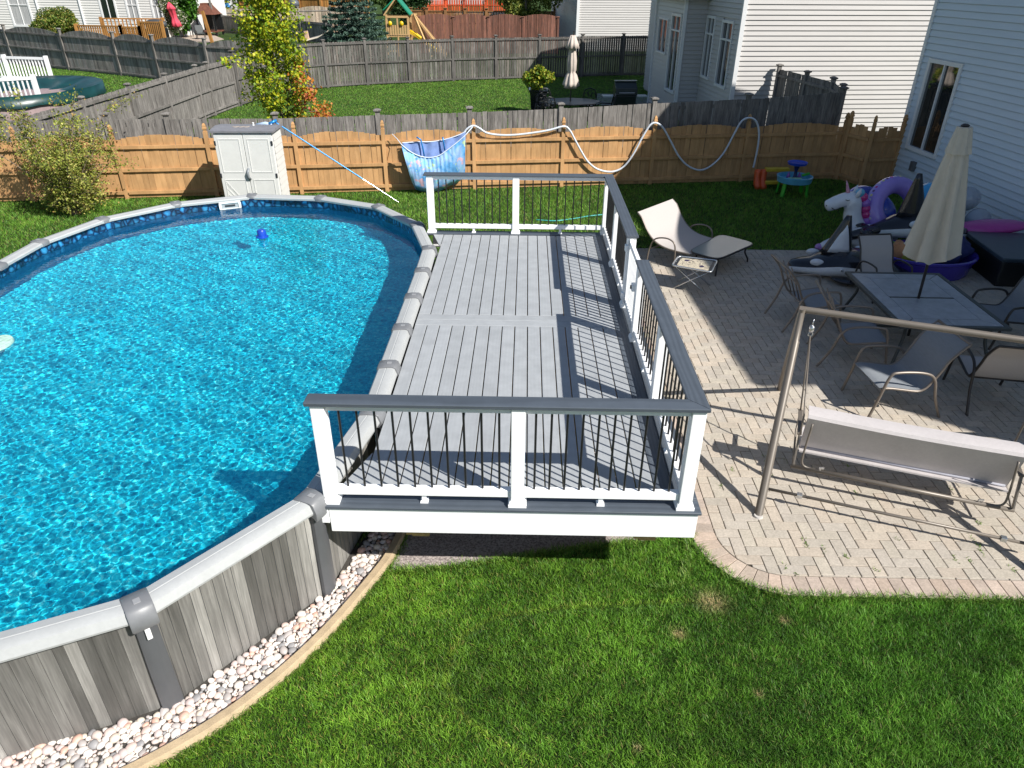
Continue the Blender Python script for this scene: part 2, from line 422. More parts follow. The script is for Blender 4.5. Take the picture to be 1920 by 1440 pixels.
# ================================================================ DECK
ZD = 1.07
DK = thing('pool_deck', 'raised composite deck with light grey boards, charcoal border and white railing beside the pool', 'deck', (0, 8.9, 0))
def compos(name, col, axis, rough=.62, grain=.22):
    if name in MC: return MC[name]
    m = bpy.data.materials.new(name); m.use_nodes = True; T = NT(m); b = T.n['Principled BSDF']
    st = [9, 9, 9]; st[axis] = .9
    v = T.coords(tuple(st), True)
    wv = T.new('ShaderNodeTexWave', wave_type='RINGS', rings_direction='XYZ'[axis]); T.link(v, wv.inputs[0])
    wv.inputs['Scale'].default_value = 1.1; wv.inputs['Distortion'].default_value = 5; wv.inputs['Detail'].default_value = 3; wv.inputs['Detail Scale'].default_value = .8
    v2 = T.coords((3, 3, 3), True); n2 = T.noise(v2, 1.6, 4, .6)
    c = lin(col)[:3]
    o = T.ramp(wv.outputs['Fac'], [(.1, tuple(x*(1-grain) for x in c)), (.9, tuple(x*(1+grain*.7) for x in c))])
    o = T.mix(o, T.ramp(n2, [(.3, (.9,)*3), (.7, (1.08,)*3)]), 1.0, 'MULTIPLY')
    oi = T.new('ShaderNodeObjectInfo'); f = T.math('ADD', T.math('MULTIPLY', oi.outputs['Random'], .10), .95); o = T.mix(o, f, 1.0, 'MULTIPLY')
    T.link(o, b.inputs['Base Color']); b.inputs['Roughness'].default_value = rough
    bn = T.new('ShaderNodeBump'); bn.inputs['Strength'].default_value = .2 if grain > .05 else .03; bn.inputs['Distance'].default_value = .002
    T.link(wv.outputs['Fac'], bn.inputs['Height']); T.link(bn.outputs[0], b.inputs['Normal'])
    MC[name] = m; return m
m_light = compos('light_grey_composite', (.33, .345, .36), 1, .6, .02)
m_lightx = compos('light_grey_composite_cross', (.33, .345, .36), 0, .6, .02)
m_darky = compos('charcoal_composite', (.070, .084, .104), 1, .5, .13)
m_darkx = compos('charcoal_composite_cross', (.070, .084, .104), 0, .5, .13)
m_white = mat('white_vinyl', (.88, .885, .89), .35, var=.02, scale=2)
m_black = mat('black_baluster_metal', (.012, .012, .013), .35, var=.1)
X0, X1 = -1.47, 1.24; YF, YB = 4.93, 12.76
pitch = (X1-X0)/16
bv = dict(bevel=.004, seg=1)
brd = None
for (ya, yb) in ((5.115, 8.715), (9.075, 12.55)):
    for k in range(16):
        xa = X0+k*pitch+.006; xb = X0+(k+1)*pitch-.006
        o = MB().box(0, xb-xa, 0, yb-ya, -.025, 0).build('deck_board', m_light, DK, **bv) if k == 0 else cp(brd, DK)
        if k == 0: brd = o
        o.location = (xa, ya-8.9, ZD)
# the narrow boards that fill up to the curved ends of the pool
MB().prism([(-1.476, 5.115), (-1.476, 5.75), (-1.70, 5.115)], ZD-.025, ZD).build('deck_board', m_light, DK, world=True)
MB().prism([(-1.50, 12.0), (-1.476, 12.0), (-1.476, 12.55), (-1.66, 12.55)], ZD-.025, ZD).build('deck_board', m_light, DK, world=True)
for (ya, yb) in ((8.723, 8.893), (8.899, 9.069)):
    MB().box(X0+.004, X1-.004, ya, yb, ZD-.025, ZD).build('deck_board', m_lightx, DK, world=True, **bv)
MB().box(X1, X1+.165, YF+.19, YB-.18, ZD-.025, ZD+.001).build('border_board', m_darky, DK, world=True, **bv)
MB().box(X1+.171, X1+.365, YF+.19, YB-.18, ZD-.025, ZD+.001).build('border_board', m_darky, DK, world=True, **bv)
MB().box(-1.80, X1+.365, YF-.02, YF+.155, ZD-.025, ZD+.001).build('border_board', m_darkx, DK, world=True, **bv)
MB().box(-1.74, X1+.365, YF+.159, YF+.186, ZD-.025, ZD+.001).build('border_board', m_darkx, DK, world=True, **bv)
MB().box(-1.80, X1+.365, YB-.175, YB+.03, ZD-.025, ZD+.001).build('border_board', m_darkx, DK, world=True, **bv)
ZB = .77
MB().box(-1.72, X1+.34, YF, YF+.03, ZB, ZD-.027).build('fascia_board', m_white, DK, world=True, **bv)
MB().box(-1.80, -1.725, YF-.004, YF+.026, ZB+.10, ZD-.03).build('fascia_board', m_white, DK, world=True, **bv)
MB().box(X1+.31, X1+.34, YF+.033, YB, ZB, ZD-.027).build('fascia_board', m_white, DK, world=True, **bv)
MB().box(-1.70, X1+.30, YB-.03, YB, ZB, ZD-.027).build('fascia_board', m_white, DK, world=True, **bv)
m_pine = mat('treated_pine', (.42, .27, .11), .7, var=.2, scale=6, stretch=(6, 6, 1))
mb = MB()
for y in np.arange(5.4, 12.6, .41): mb.box(-1.42, 1.5, y, y+.04, ZB+.02, ZD-.03)
mb.build('joist', m_pine, DK, world=True)
for (x, y) in ((-.93, 6.3), (1.12, 6.3), (-.93, 8.8), (1.12, 8.8), (-.93, 12.0), (1.12, 12.0)):
    pp = MB().box(x-.07, x+.07, y-.07, y+.07, 0, ZB+.02).build('support_post', m_pine, DK, world=True, bevel=.006)
for x in (-.93, 1.16):
    MB().box(x-.07, x+.09, 5.0, 12.5, ZB-.105, ZB+.02).build('beam', m_pine, DK, world=True, bevel=.003)
    MB().box(x-.12, x+.04, 4.97, 5.06, ZB-.06, ZB+.02).build('beam_block', m_pine, DK, world=True, bevel=.003)
# railing posts
PW = .118
def rpost(x, y, top=2.10):
    p = MB().box(-PW/2, PW/2, -PW/2, PW/2, 0, top-ZD-.001).build('railing_post', m_white, DK, bevel=.006)
    p.location = (x, y-8.9, ZD+.001)
    s = MB(); s.lathe([(.118, 0), (.118, .03), (.108, .036), (.104, .055), (.094, .06)], 4)
    o = s.build('post_skirt', m_white, p, bevel=.003); o.rotation_euler = (0, 0, rad(45)); o.scale = (.98, .98, 1)
    return p
RX = 1.46; RYF = 5.02; RYB = 12.70
for q in ((-1.70, RYF), (-.03, RYF), (RX, RYF), (-1.70, RYB), (-.17, RYB), (RX, RYB), (RX, 11.07), (RX, 9.44), (RX, 8.36), (RX, 6.69)): rpost(*q)
bal0 = None
def section(xa, ya, xb, yb, nb=10, capz=2.10):
    global bal0
    a = Vector((xa, ya)); b = Vector((xb, yb)); t = (b-a).normalized(); a = a+t*PW/2; b = b-t*PW/2
    mid = (a+b)/2
    h = MB().bar((a.x, a.y, ZD+.12), (b.x, b.y, ZD+.12), .07, .075)
    h = h.build('rail_section', m_white, DK, world=True, bevel=.006)
    MB().bar((a.x, a.y, capz-.035), (b.x, b.y, capz-.035), .062, .06).build('top_support', m_white, h, world=True, bevel=.004)
    MB().loft([[(mid.x-q, mid.y-q, z), (mid.x+q, mid.y-q, z), (mid.x+q, mid.y+q, z), (mid.x-q, mid.y+q, z)] for q, z in ((.036, ZD+.001), (.034, ZD+.016), (.02, ZD+.024), (.02, ZD+.085))]).build('foot_block', m_white, h, world=True)
    L = (b-a).length; sp = L/(nb+.35)
    for k in range(nb):
        p = a+t*(L/2+(k-(nb-1)/2)*sp)
        if bal0 is None:
            bal0 = MB().lathe([(.0105, 0), (.0105, capz-.065-ZD-.157)], 10).build('baluster', m_black, h, smooth=40)
            bal0.location = (p.x, p.y-8.9, ZD+.157)
        o = bal0 if (k == 0 and bal0.parent == h) else cp(bal0, h)
        o.location = Vector((p.x, p.y-8.9, ZD+.157))
section(-1.70, RYF, -.03, RYF); section(-.03, RYF, RX, RYF); section(-1.70, RYB, -.17, RYB); section(-.17, RYB, RX, RYB)
section(RX, RYB, RX, 11.07); section(RX, 11.07, RX, 9.44); section(RX, 8.36, RX, 6.69); section(RX, 6.69, RX, RYF)
CZ0, CZ1 = 2.101, 2.135
cw = .082
MB().prism([(-1.80, RYF-cw), (RX+cw, RYF-cw), (RX-cw, RYF+cw), (-1.80, RYF+cw)], CZ0, CZ1).build('rail_cap', m_darkx, DK, world=True, bevel=.006)
MB().prism([(RX+cw, RYF-cw+.001), (RX+cw, 8.44), (RX-cw, 8.44), (RX-cw, RYF+cw+.001)], CZ0, CZ1).build('rail_cap', m_darky, DK, world=True, bevel=.006)
MB().prism([(RX+cw, 9.36), (RX+cw, RYB+cw), (RX-cw, RYB-cw), (RX-cw, 9.36)], CZ0, CZ1).build('rail_cap', m_darky, DK, world=True, bevel=.006)
MB().prism([(-1.80, RYB-cw), (RX-cw-.001, RYB-cw), (RX+cw-.001, RYB+cw), (-1.80, RYB+cw)], CZ0, CZ1).build('rail_cap', m_darkx, DK, world=True, bevel=.006)
# gate, white pickets
g = MB().bar((RX-.01, 9.36, 2.03), (RX-.01, 8.44, 2.03), .05, .06).bar((RX-.01, 9.36, 1.19), (RX-.01, 8.44, 1.19), .05, .07)
for y in (9.345, 8.455): g.bar((RX-.01, y, 1.15), (RX-.01, y, 2.09), .05, .05)
g = g.build('gate', m_white, DK, world=True, bevel=.004)
for k in range(8):
    y = 9.25-k*(.70/7)
    MB().box(RX-.022, RX+.002, y-.013, y+.013, 1.225, 2.0).build('gate_picket', m_white, g, world=True)
for z in (1.25, 1.95):
    MB().box(RX-.085, RX-.037, 9.36, 9.45, z-.045, z+.045).build('gate_hinge', m_white, g, world=True, bevel=.006)
lt = MB().box(RX-.10, RX-.036, 8.40, 8.50, 1.72, 1.81); lt.build('gate_latch', m_white, g, world=True, bevel=.006)
MB().box(RX-.115, RX-.101, 8.43, 8.47, 1.745, 1.785).build('gate_latch', m_black, g, world=True)
# ================================================================ GROUND
def mat_lawn(name, c1, c2, c3, sc=1.0):
    m = bpy.data.materials.new(name); m.use_nodes = True; T = NT(m); b = T.n['Principled BSDF']
    v = T.coords((1, 1, 1), False)
    n1 = T.noise(v, .55*sc, 4, .6); n2 = T.noise(v, 14*sc, 3, .7); n3 = T.noise(v, 60*sc, 2, .7)
    c = T.ramp(n1, [(.3, c1), (.7, c2)])
    c = T.mix(c, c3, T.math('MULTIPLY', T.ramp(n2, [(.45, (0, 0, 0)), (.8, (1, 1, 1))]), .6))
    c = T.mix(c, T.ramp(n3, [(.3, (.45,)*3), (.7, (1.3,)*3)]), 1.0, 'MULTIPLY')
    T.link(c, b.inputs['Base Color']); b.inputs['Roughness'].default_value = .9; b.inputs['Specular IOR Level'].default_value = .2
    bn = T.new('ShaderNodeBump'); bn.inputs['Strength'].default_value = 1; bn.inputs['Distance'].default_value = .05
    T.link(T.math('ADD', n3, n2), bn.inputs['Height']); T.link(bn.outputs[0], b.inputs['Normal'])
    return m
m_soil = mat_lawn('turf', (.030, .060, .012), (.05, .095, .018), (.075, .115, .028, 1))
mb = MB(); mb.add([(-220, -60, 0), (220, -60, 0), (220, 320, 0), (-220, 320, 0)], [(0, 1, 2, 3)])
struct('ground', mb, m_soil)
# ---- rock bed, kerb, gravel
def cr(pts, n=8):
    out = []; P = [pts[0]]+list(pts)+[pts[-1]]
    for i in range(1, len(P)-2):
        p0, p1, p2, p3 = [np.array(q, float) for q in P[i-1:i+3]]
        for k in range(n):
            t = k/n; out.append(tuple(.5*((2*p1)+(-p0+p2)*t+(2*p0-5*p1+4*p2-p3)*t*t+(-p0+3*p1-3*p2+p3)*t**3)))
    out.append(tuple(pts[-1])); return out
kerb_in = cr([(-1.30, 6.6), (-1.30, 5.85), (-1.36, 5.45), (-1.47, 5.12), (-1.78, 4.42), (-2.15, 3.83), (-2.52, 3.42), (-3.0, 3.05), (-3.6, 2.75), (-4.4, 2.55)])
kw = .095
def offline(pts, d):
    out = []
    for i, p in enumerate(pts):
        a = Vector(pts[max(0, i-1)]); b = Vector(pts[min(len(pts)-1, i+1)]); t = (b-a).normalized(); out.append((p[0]-t.y*d, p[1]+t.x*d))
    return out
kerb_out = offline(kerb_in, kw)
bed_poly = [(-1.62, 6.6)]+[(-1.30, 6.6)]+kerb_in[1:]+[(-4.4, 3.2), (-2.9, 3.7), (-1.9, 4.95), (-1.64, 5.8)]
bed = MB().prism(offline(kerb_in, -.005)[::-1]+[(-1.62, 6.6), (-1.64, 5.8), (-1.9, 4.95), (-2.9, 3.7), (-4.4, 3.2)], .0, .008)
bed = struct('rock_bed', bed, mat('bed_soil', (.05, .045, .04), .95, var=.3, scale=40))
kb = MB(); rings = []
for a, b in zip(kerb_in, kerb_out):
    A_, B_ = Vector(a), Vector(b); rings.append([(A_.x, A_.y, 0), (A_.x, A_.y, .07), tuple(A_.lerp(B_, .12))+(.09,), tuple(A_.lerp(B_, .8))+(.085,), tuple(A_.lerp(B_, 1.0))+(.055,), (B_.x, B_.y, 0)])
kb.loft(rings)
struct('kerb', kb, mat('tan_concrete', (.42, .32, .20), .85, var=.15, scale=9, fine=.12, bump=.3, bscale=80), smooth=50)
gpoly = [(-1.22, 6.5), (-1.22, 5.75), (-1.30, 5.40), (-1.30, 5.20), (-.95, 5.26), (-.62, 5.31), (-.15, 5.43), (.5, 5.58), (.98, 5.68), (1.3, 5.72), (1.55, 5.80), (1.55, 12.6), (-1.3, 12.6)]
gr = MB().prism(gpoly, 0, .006)
struct('gravel_bed', gr, mat('pea_gravel', (.60, .52, .48), .9, scale=45, col2=(.16, .13, .13), fine=.5, bump=.6, bscale=60))
# river stones: the 300 nearest as stones of their own, the rest joined
m_stone = mat('river_stone', (.58, .54, .515), .55, var=.12, scale=14, attr='Col')
rs = random.Random(11)
stone_cols = [(1.25, 1.22, 1.18), (1.15, 1.1, 1.05), (1.3, 1.28, 1.25), (1.0, .9, .85), (1.12, .93, .87), (.75, .73, .73), (1.1, 1.03, .9), (.5, .52, .55), (1.2, 1.18, 1.15), (.95, .83, .82), (1.05, .72, .6)]
protos = []
def stone_geo(rnd, n=10, m=6):
    a = rnd.uniform(.7, 1.0); b = rnd.uniform(.45, .7); mb = MB(); ph = [rnd.uniform(0, 6) for _ in range(4)]
    rings = []
    for i in range(m+1):
        t = -math.pi/2+math.pi*i/m; rr = max(math.cos(t), .03)**.8
        rings.append([(rr*math.cos(2*math.pi*j/n)*(1+.12*math.sin(2*math.pi*j/n*2+ph[0])), a*rr*math.sin(2*math.pi*j/n)*(1+.1*math.sin(2*math.pi*j/n*3+ph[1])), b*math.sin(t)) for j in range(n)])
    return rings
spots = []; poly = [(-1.6, 6.3), (-1.31, 6.3)]+[q for q in offline(kerb_in, -.02) if q[1] < 6.2]+[(-4.4, 3.0), (-2.8, 3.62), (-1.83, 4.9), (-1.58, 5.75)]
xs = [q[0] for q in poly]; ys = [q[1] for q in poly]; tries = 0
cell = {}
while tries < 60000:
    tries += 1
    x = rs.uniform(min(xs), max(xs)); y = rs.uniform(min(ys), max(ys))
    if not bool(inpoly(x, y, poly)): continue
    r = rs.uniform(.023, .043) if tries < 12000 else rs.uniform(.011, .023)
    k0 = (int(x/.1), int(y/.1)); ok = True
    for i in (-1, 0, 1):
        for j in (-1, 0, 1):
            for (a, b, c) in cell.get((k0[0]+i, k0[1]+j), ()):
                if (a-x)**2+(b-y)**2 < (.70*(r+c))**2: ok = False; break
    if ok: cell.setdefault(k0, []).append((x, y, r)); spots.append((x, y, r))
spots.sort(key=lambda q: -q[2]/((q[0])**2+q[1]**2+27)**.5)
for ci, c in enumerate(stone_cols):
    mb = MB(); mb.cur = c; mb.loft(stone_geo(rs)); protos.append(mb.build('stone', m_stone, bed, smooth=True))
used = [False]*len(protos); rest = MB()
for k, (x, y, r) in enumerate(spots):
    ci = rs.randrange(len(protos))
    if k < 300:
        o = protos[ci] if not used[ci] else cp(protos[ci], bed); used[ci] = True
        o.location = (x, y, .012+r*.35); o.rotation_euler = (rs.uniform(-.3, .3), rs.uniform(-.3, .3), rs.uniform(0, 6.28)); o.scale = (r*1.12,)*3
    else:
        R_ = Matrix.Rotation(rs.uniform(0, 6.28), 3, 'Z') @ Matrix.Rotation(rs.uniform(-.3, .3), 3, 'X')
        rest.cur = stone_cols[ci]; rest.loft([[R_ @ Vector(q)*r*1.12+Vector((x, y, .010+r*.3)) for q in ring] for ring in stone_geo(rs, 8, 5)])
ro = rest.build('stone', m_stone, bed, smooth=True); ro['kind'] = 'stuff'
# ---- patio
def clip(poly, cv):
    """Sutherland-Hodgman against a convex counter-clockwise polygon"""
    out = list(poly)
    for i in range(len(cv)):
        a = cv[i]; b = cv[(i+1) % len(cv)]; ins = lambda p: (b[0]-a[0])*(p[1]-a[1])-(b[1]-a[1])*(p[0]-a[0]) >= 0
        src = out; out = []
        for j in range(len(src)):
            p = src[j-1]; q = src[j]; ip, iq = ins(p), ins(q)
            if ip != iq:
                d1 = (b[0]-a[0])*(p[1]-a[1])-(b[1]-a[1])*(p[0]-a[0]); d2 = (b[0]-a[0])*(q[1]-a[1])-(b[1]-a[1])*(q[0]-a[0]); t = d1/(d1-d2)
                out.append((p[0]+(q[0]-p[0])*t, p[1]+(q[1]-p[1])*t))
            if iq: out.append(q)
        if not out: return out
    return out
PX0, PX1, PY0, PY1 = 2.08, 10.62, 5.23, 14.95
rc = .62
arc = [(PX0+rc-rc*math.cos(t), PY0+rc-rc*math.sin(t)) for t in [rad(a) for a in range(0, 91, 10)]]
inner_p = arc+[(PX1, PY0), (PX1, PY1), (PX0, PY1)]        # counter-clockwise
arc2 = [(PX0-.26+.88-.88*math.cos(t), PY0-.26+.88-.88*math.sin(t)) for t in [rad(a) for a in range(0, 91, 10)]]
outer_p = arc2+[(PX1, PY0-.26), (PX1, PY1), (PX0-.26, PY1)]
PT = struct('patio', MB().prism(outer_p, 0, .018), mat('joint_sand', (.045, .038, .028), .95, var=.3, scale=30))
m_pav = mat('paver_concrete', (.45, .397, .335), .85, var=.07, scale=5, fine=.16, bump=.35, bscale=120, attr='Col', objvar=.05)
m_pav.node_tree.nodes['Principled BSDF'].inputs['Specular IOR Level'].default_value = .25
def paver(mb, poly, z=.030):
    c = Vector((sum(q[0] for q in poly)/len(poly), sum(q[1] for q in poly)/len(poly))); n = len(poly)
    def ins(d): return [tuple(Vector(q)+(c-Vector(q)).normalized()*d) for q in poly]
    a = ins(.006); b = ins(.013)
    mb.add([(x, y, .0) for x, y in a]+[(x, y, z-.004) for x, y in a]+[(x, y, z) for x, y in b],
           [(i, (i+1) % n, n+(i+1) % n, n+i) for i in range(n)]+[(n+i, n+(i+1) % n, 2*n+(i+1) % n, 2*n+i) for i in range(n)]+[tuple(range(2*n, 3*n))])
W_ = .132; cols = [(1, 1, 1), (.96, .97, .98), (1.03, 1.01, .98), (.92, .93, .93), (1.01, .98, .95), (.98, .99, .97)]
items = []
nx = int((PX1-PX0)/W_)+4; ny = int((PY1-PY0)/W_)+4
for i in range(-3, nx):
    for j in range(-3, ny):
        k = (i-j) % 4; x = PX0+i*W_; y = PY0+.02+j*W_
        if k == 0: r4 = (x, y, x+2*W_, y+W_)
        elif k == 3: r4 = (x, y, x+W_, y+2*W_)
        else: continue
        rect = [(r4[0], r4[1]), (r4[2], r4[1]), (r4[2], r4[3]), (r4[0], r4[3])]
        cl = clip(rect, inner_p)
        if len(cl) < 3: continue
        ar = abs(sum(cl[q-1][0]*cl[q][1]-cl[q][0]*cl[q-1][1] for q in range(len(cl))))/2
        if ar < .0012: continue
        cx = sum(q[0] for q in cl)/len(cl); cy = sum(q[1] for q in cl)/len(cl)
        items.append((cx*cx*.6+cy*cy, cl, ar > 1.98*W_*W_, k, r4))
items.sort(key=lambda q: q[0])
pro = {}; rest = MB(); rp = random.Random(5)
m_ped = mat('border_paver_concrete', (.46, .37, .305), .85, var=.12, scale=5, fine=.16, bump=.35, bscale=120, attr='Col', objvar=.12)
# border of soldier pavers
def border(mb_list, a0, a1, b0, b1):
    mb = MB(); mb.cur = rp.choice(cols); paver(mb, [a0, a1, b1, b0], .031); return mb.build('paver', m_ped, PT)
cnt = 0
def walk(path_i, path_o, step=.135):
    """soldier course between an inner and an outer line"""
    global cnt
    def samp(P, t):
        L = [0]
        for q in range(1, len(P)): L.append(L[-1]+math.dist(P[q-1], P[q]))
        d = t*L[-1]
        for q in range(1, len(P)):
            if d <= L[q]+1e-9: u = (d-L[q-1])/max(1e-9, L[q]-L[q-1]); return (P[q-1][0]+(P[q][0]-P[q-1][0])*u, P[q-1][1]+(P[q][1]-P[q-1][1])*u)
        return P[-1]
    L = sum(math.dist(path_o[q-1], path_o[q]) for q in range(1, len(path_o))); n = max(1, round(L/step))
    for k in range(n):
        border(None, samp(path_i, k/n), samp(path_i, (k+1)/n), samp(path_o, k/n), samp(path_o, (k+1)/n)); cnt += 1
walk(arc, arc2, .150)
walk([(PX0+rc, PY0), (6.2, PY0)], [(PX0+rc, PY0-.26), (6.2, PY0-.26)])
walk([(PX0, 8.6), (PX0, PY0+rc)], [(PX0-.26, 8.6), (PX0-.26, PY0+rc)])
budget = 298-cnt
for n_, (d, cl, whole, k, r4) in enumerate(items):
    if n_ < budget:
        if whole:
            ck = (k, rp.randrange(len(cols)))
            if ck not in pro:
                mb = MB(); mb.cur = cols[ck[1]]; w, h = (2*W_, W_) if k == 0 else (W_, 2*W_)
                paver(mb, [(0, 0), (w, 0), (w, h), (0, h)]); o = mb.build('paver', m_pav, PT); pro[ck] = o
            else: o = cp(pro[ck], PT)
            o.location = (r4[0], r4[1], rp.uniform(-.002, .002)); o.rotation_euler = (rp.uniform(-.006, .006), rp.uniform(-.006, .006), 0)
        else:
            mb = MB(); mb.cur = rp.choice(cols); paver(mb, cl); mb.build('paver', m_pav, PT)
    else:
        v = rp.uniform(.93, 1.06); c = rp.choice(cols); rest.cur = tuple(q*v for q in c); paver(rest, cl, .030+rp.uniform(-.002, .002))
y = 8.6
while y < 14.9:
    rest.cur = tuple(q*rp.uniform(.85, 1.0) for q in (.98, .9, .88)); paver(rest, [(PX0-.26, y), (PX0, y), (PX0, y+.132), (PX0-.26, y+.132)]); y += .132
o = rest.build('paver', m_pav, PT); o['kind'] = 'stuff'
# ================================================================ FENCES
def mat_wood(name, dark, light, objvar=.2, rough=.85, attr=None):
    m = bpy.data.materials.new(name); m.use_nodes = True; T = NT(m); b = T.n['Principled BSDF']
    v = T.coords((7, 7, .8), True); n = T.noise(v, 3.2, 5, .68, .3); v2 = T.coords((1, 1, .6), True); n2 = T.noise(v2, 2.0, 3, .6)
    c = T.ramp(n, [(.28, dark), (.72, light)])
    c = T.mix(c, T.ramp(n2, [(.3, (.75,)*3), (.7, (1.18,)*3)]), 1.0, 'MULTIPLY')
    oi = T.new('ShaderNodeObjectInfo'); f = T.math('ADD', T.math('MULTIPLY', oi.outputs['Random'], 2*objvar), 1-objvar); c = T.mix(c, f, 1.0, 'MULTIPLY')
    if attr: a = T.new('ShaderNodeAttribute', attribute_name='Col'); c = T.mix(c, a.outputs['Color'], 1.0, 'MULTIPLY')
    T.link(c, b.inputs['Base Color']); b.inputs['Roughness'].default_value = rough; b.inputs['Specular IOR Level'].default_value = .25
    return m
m_tan = mat_wood('stained_cedar', (.44, .245, .105), (.545, .32, .15), .04)
m_grey = mat_wood('weathered_wood', (.085, .078, .072), (.30, .28, .26), .16)
m_greyj = mat_wood('weathered_wood_joined', (.12, .112, .105), (.36, .34, .32), 0, attr=True); m_greyd = mat_wood('dark_weathered_wood_joined', (.055, .052, .048), (.20, .19, .175), 0, attr=True); m_greydp = mat_wood('dark_weathered_wood', (.06, .056, .052), (.17, .16, .15), .1)
m_red = mat_wood('red_brown_wood', (.10, .055, .045), (.24, .10, .065), 0, attr=True)
def fence(name, label, posts, hgt, m, mj=None, pick_w=.14, arch=0.0, single=True, rails=(.16, .73, 1.30), side=-1, post_w=.10, post_h=None, cap='flat', group=None, rail_h=.085, zs=None, top_drop=0, pgap=.006, cat='fence', clipmax=None):
    """posts: [(x,y)]; side -1 puts the rails on the near side"""
    F = thing(name, label, cat, (posts[0][0], posts[0][1], 0), group=group); prot = {}; joined = MB(); npk = 0; rnd = random.Random(len(posts)*7+int(abs(posts[0][0])*10))
    ph = post_h or hgt+.15
    pp = None
    for i, (x, y) in enumerate(posts):
        a = posts[max(0, i-1)]; b = posts[min(len(posts)-1, i+1)]; an = math.atan2(b[1]-a[1], b[0]-a[0])
        if pp is None:
            w = post_w/2; mb = MB()
            mb.box(-w, w, -w, w, 0, ph-.18 if cap == 'finial' else ph)
            if cap == 'finial':
                def ring(r, z): return [(-r, -r, z), (r, -r, z), (r, r, z), (-r, r, z)]
                mb.loft([ring(w*.72, ph-.181), ring(w*.72, ph-.14), ring(w, ph-.13), ring(w, ph-.085), ring(w*.8, ph-.08), ring(w*.78, ph-.03), ring(w*.35, ph+.02)])
            pp = mb.build('post', m, F, bevel=.004)
            if cap == 'flat':
                MB().loft([[(-q, -q, z), (q, -q, z), (q, q, z), (-q, q, z)] for q, z in ((w*1.1, ph), (w*1.6, ph+.02), (w*1.6, ph+.05), (w*.6, ph+.075))]).build('post_cap', m, pp)
            o = pp
        else:
            o = cp(pp, F)
            for k in [k for k in S.objects if k.parent == pp][:1]: cp(k, o)
        z = zs[i] if zs else 0
        o.location = (x-posts[0][0], y-posts[0][1], z); o.rotation_euler = (0, 0, an)
    for i in range(len(posts)-1):
        a = Vector(posts[i]); b = Vector(posts[i+1]); t = (b-a).normalized(); nn = Vector((-t.y, t.x)); L = (b-a).length; an = math.atan2(t.y, t.x)
        za, zb = (zs[i], zs[i+1]) if zs else (0, 0)
        a2 = a+t*post_w/2; b2 = b-t*post_w/2
        for rz in rails:
            o = nn*side*.03
            MB().bar((a2.x+o.x, a2.y+o.y, rz+za), (b2.x+o.x, b2.y+o.y, rz+zb), .045, rail_h).build('rail', m, F, world=True, bevel=.003)
        Lc = (b2-a2).length; n = max(1, round(Lc/pick_w)); pw = Lc/n
        for k in range(n):
            u = (k+.5)/n; p = a2+t*(k+.5)*pw+nn*(-side)*.012
            s_ = (2*u-1); hh = hgt-arch*(abs(s_)**2.2)-top_drop+rnd.uniform(-.006, .006); zz = za+(zb-za)*u
            if single:
                key = round(hh, 2)
                if key not in prot:
                    w = .138/2 if pick_w == .14 else pick_w/2-pgap/2
                    prot[key] = MB().prism([(-w, -.009), (w, -.009), (w, .009), (-w, .009)], .03, key).build('picket', m, F)
                    o = prot[key]
                else: o = cp(prot[key], F)
                o.location = (p.x-posts[0][0], p.y-posts[0][1], zz); o.rotation_euler = (rnd.uniform(-.006, .006), rnd.uniform(-.008, .008), an); o.scale = ((pw-pgap)/(2*(.138/2 if pick_w == .14 else pick_w/2-pgap/2)), 1, 1)
            else:
                w = (pw-pgap)/2; c = rnd.uniform(.62, 1.3); joined.cur = (c*rnd.uniform(.95, 1.08), c, c*rnd.uniform(.95, 1.02))
                q0 = p-t*w; q1 = p+t*w; d = nn*.009
                joined.add([(q0.x-d.x, q0.y-d.y, zz+.03), (q1.x-d.x, q1.y-d.y, zz+.03), (q1.x+d.x, q1.y+d.y, zz+.03), (q0.x+d.x, q0.y+d.y, zz+.03),
                            (q0.x-d.x, q0.y-d.y, zz+hh), (q1.x-d.x, q1.y-d.y, zz+hh), (q1.x+d.x, q1.y+d.y, zz+hh), (q0.x+d.x, q0.y+d.y, zz+hh)],
                           [(0, 1, 5, 4), (1, 2, 6, 5), (2, 3, 7, 6), (3, 0, 4, 7), (4, 5, 6, 7)])
    if not single: o = joined.build('picket', mj or m, F, world=True); o['kind'] = 'stuff'
    return F
LA, LB = (-14, 17.87), (10, 21.47)
bx = [-75, -11, 30, 228+8, 408, 567, 727, 890, 1052, 1217, 1388]
bp = []
for px, py in [(65, 378), (240, 372), (408, 366), (567, 362), (727, 365), (890, 357), (1052, 352), (1217, 347), (1386, 341)]:
    q = PL(px, py, LA, LB); bp.append((q[0], q[1]))
bp = [(bp[0][0]-2.4*k, bp[0][1]-.36*k) for k in (3, 2, 1)]+bp+[(9.05, 21.33)]
fence('cedar_fence', 'tan stained picket fence with arched panels and finial posts behind the pool', bp, 1.60, m_tan, arch=.13, rails=(.17, .74, 1.31), cap='finial', post_h=1.84, pgap=.004)
fence('cedar_gate_fence', 'short arched tan fence return closing the gap to the siding house', [(9.13, 21.25), (9.48, 20.52), (10.38, 20.72)], 1.62, m_tan, arch=.2, rails=(.17, .74, 1.28), cap='finial', post_h=1.9, pgap=.004)
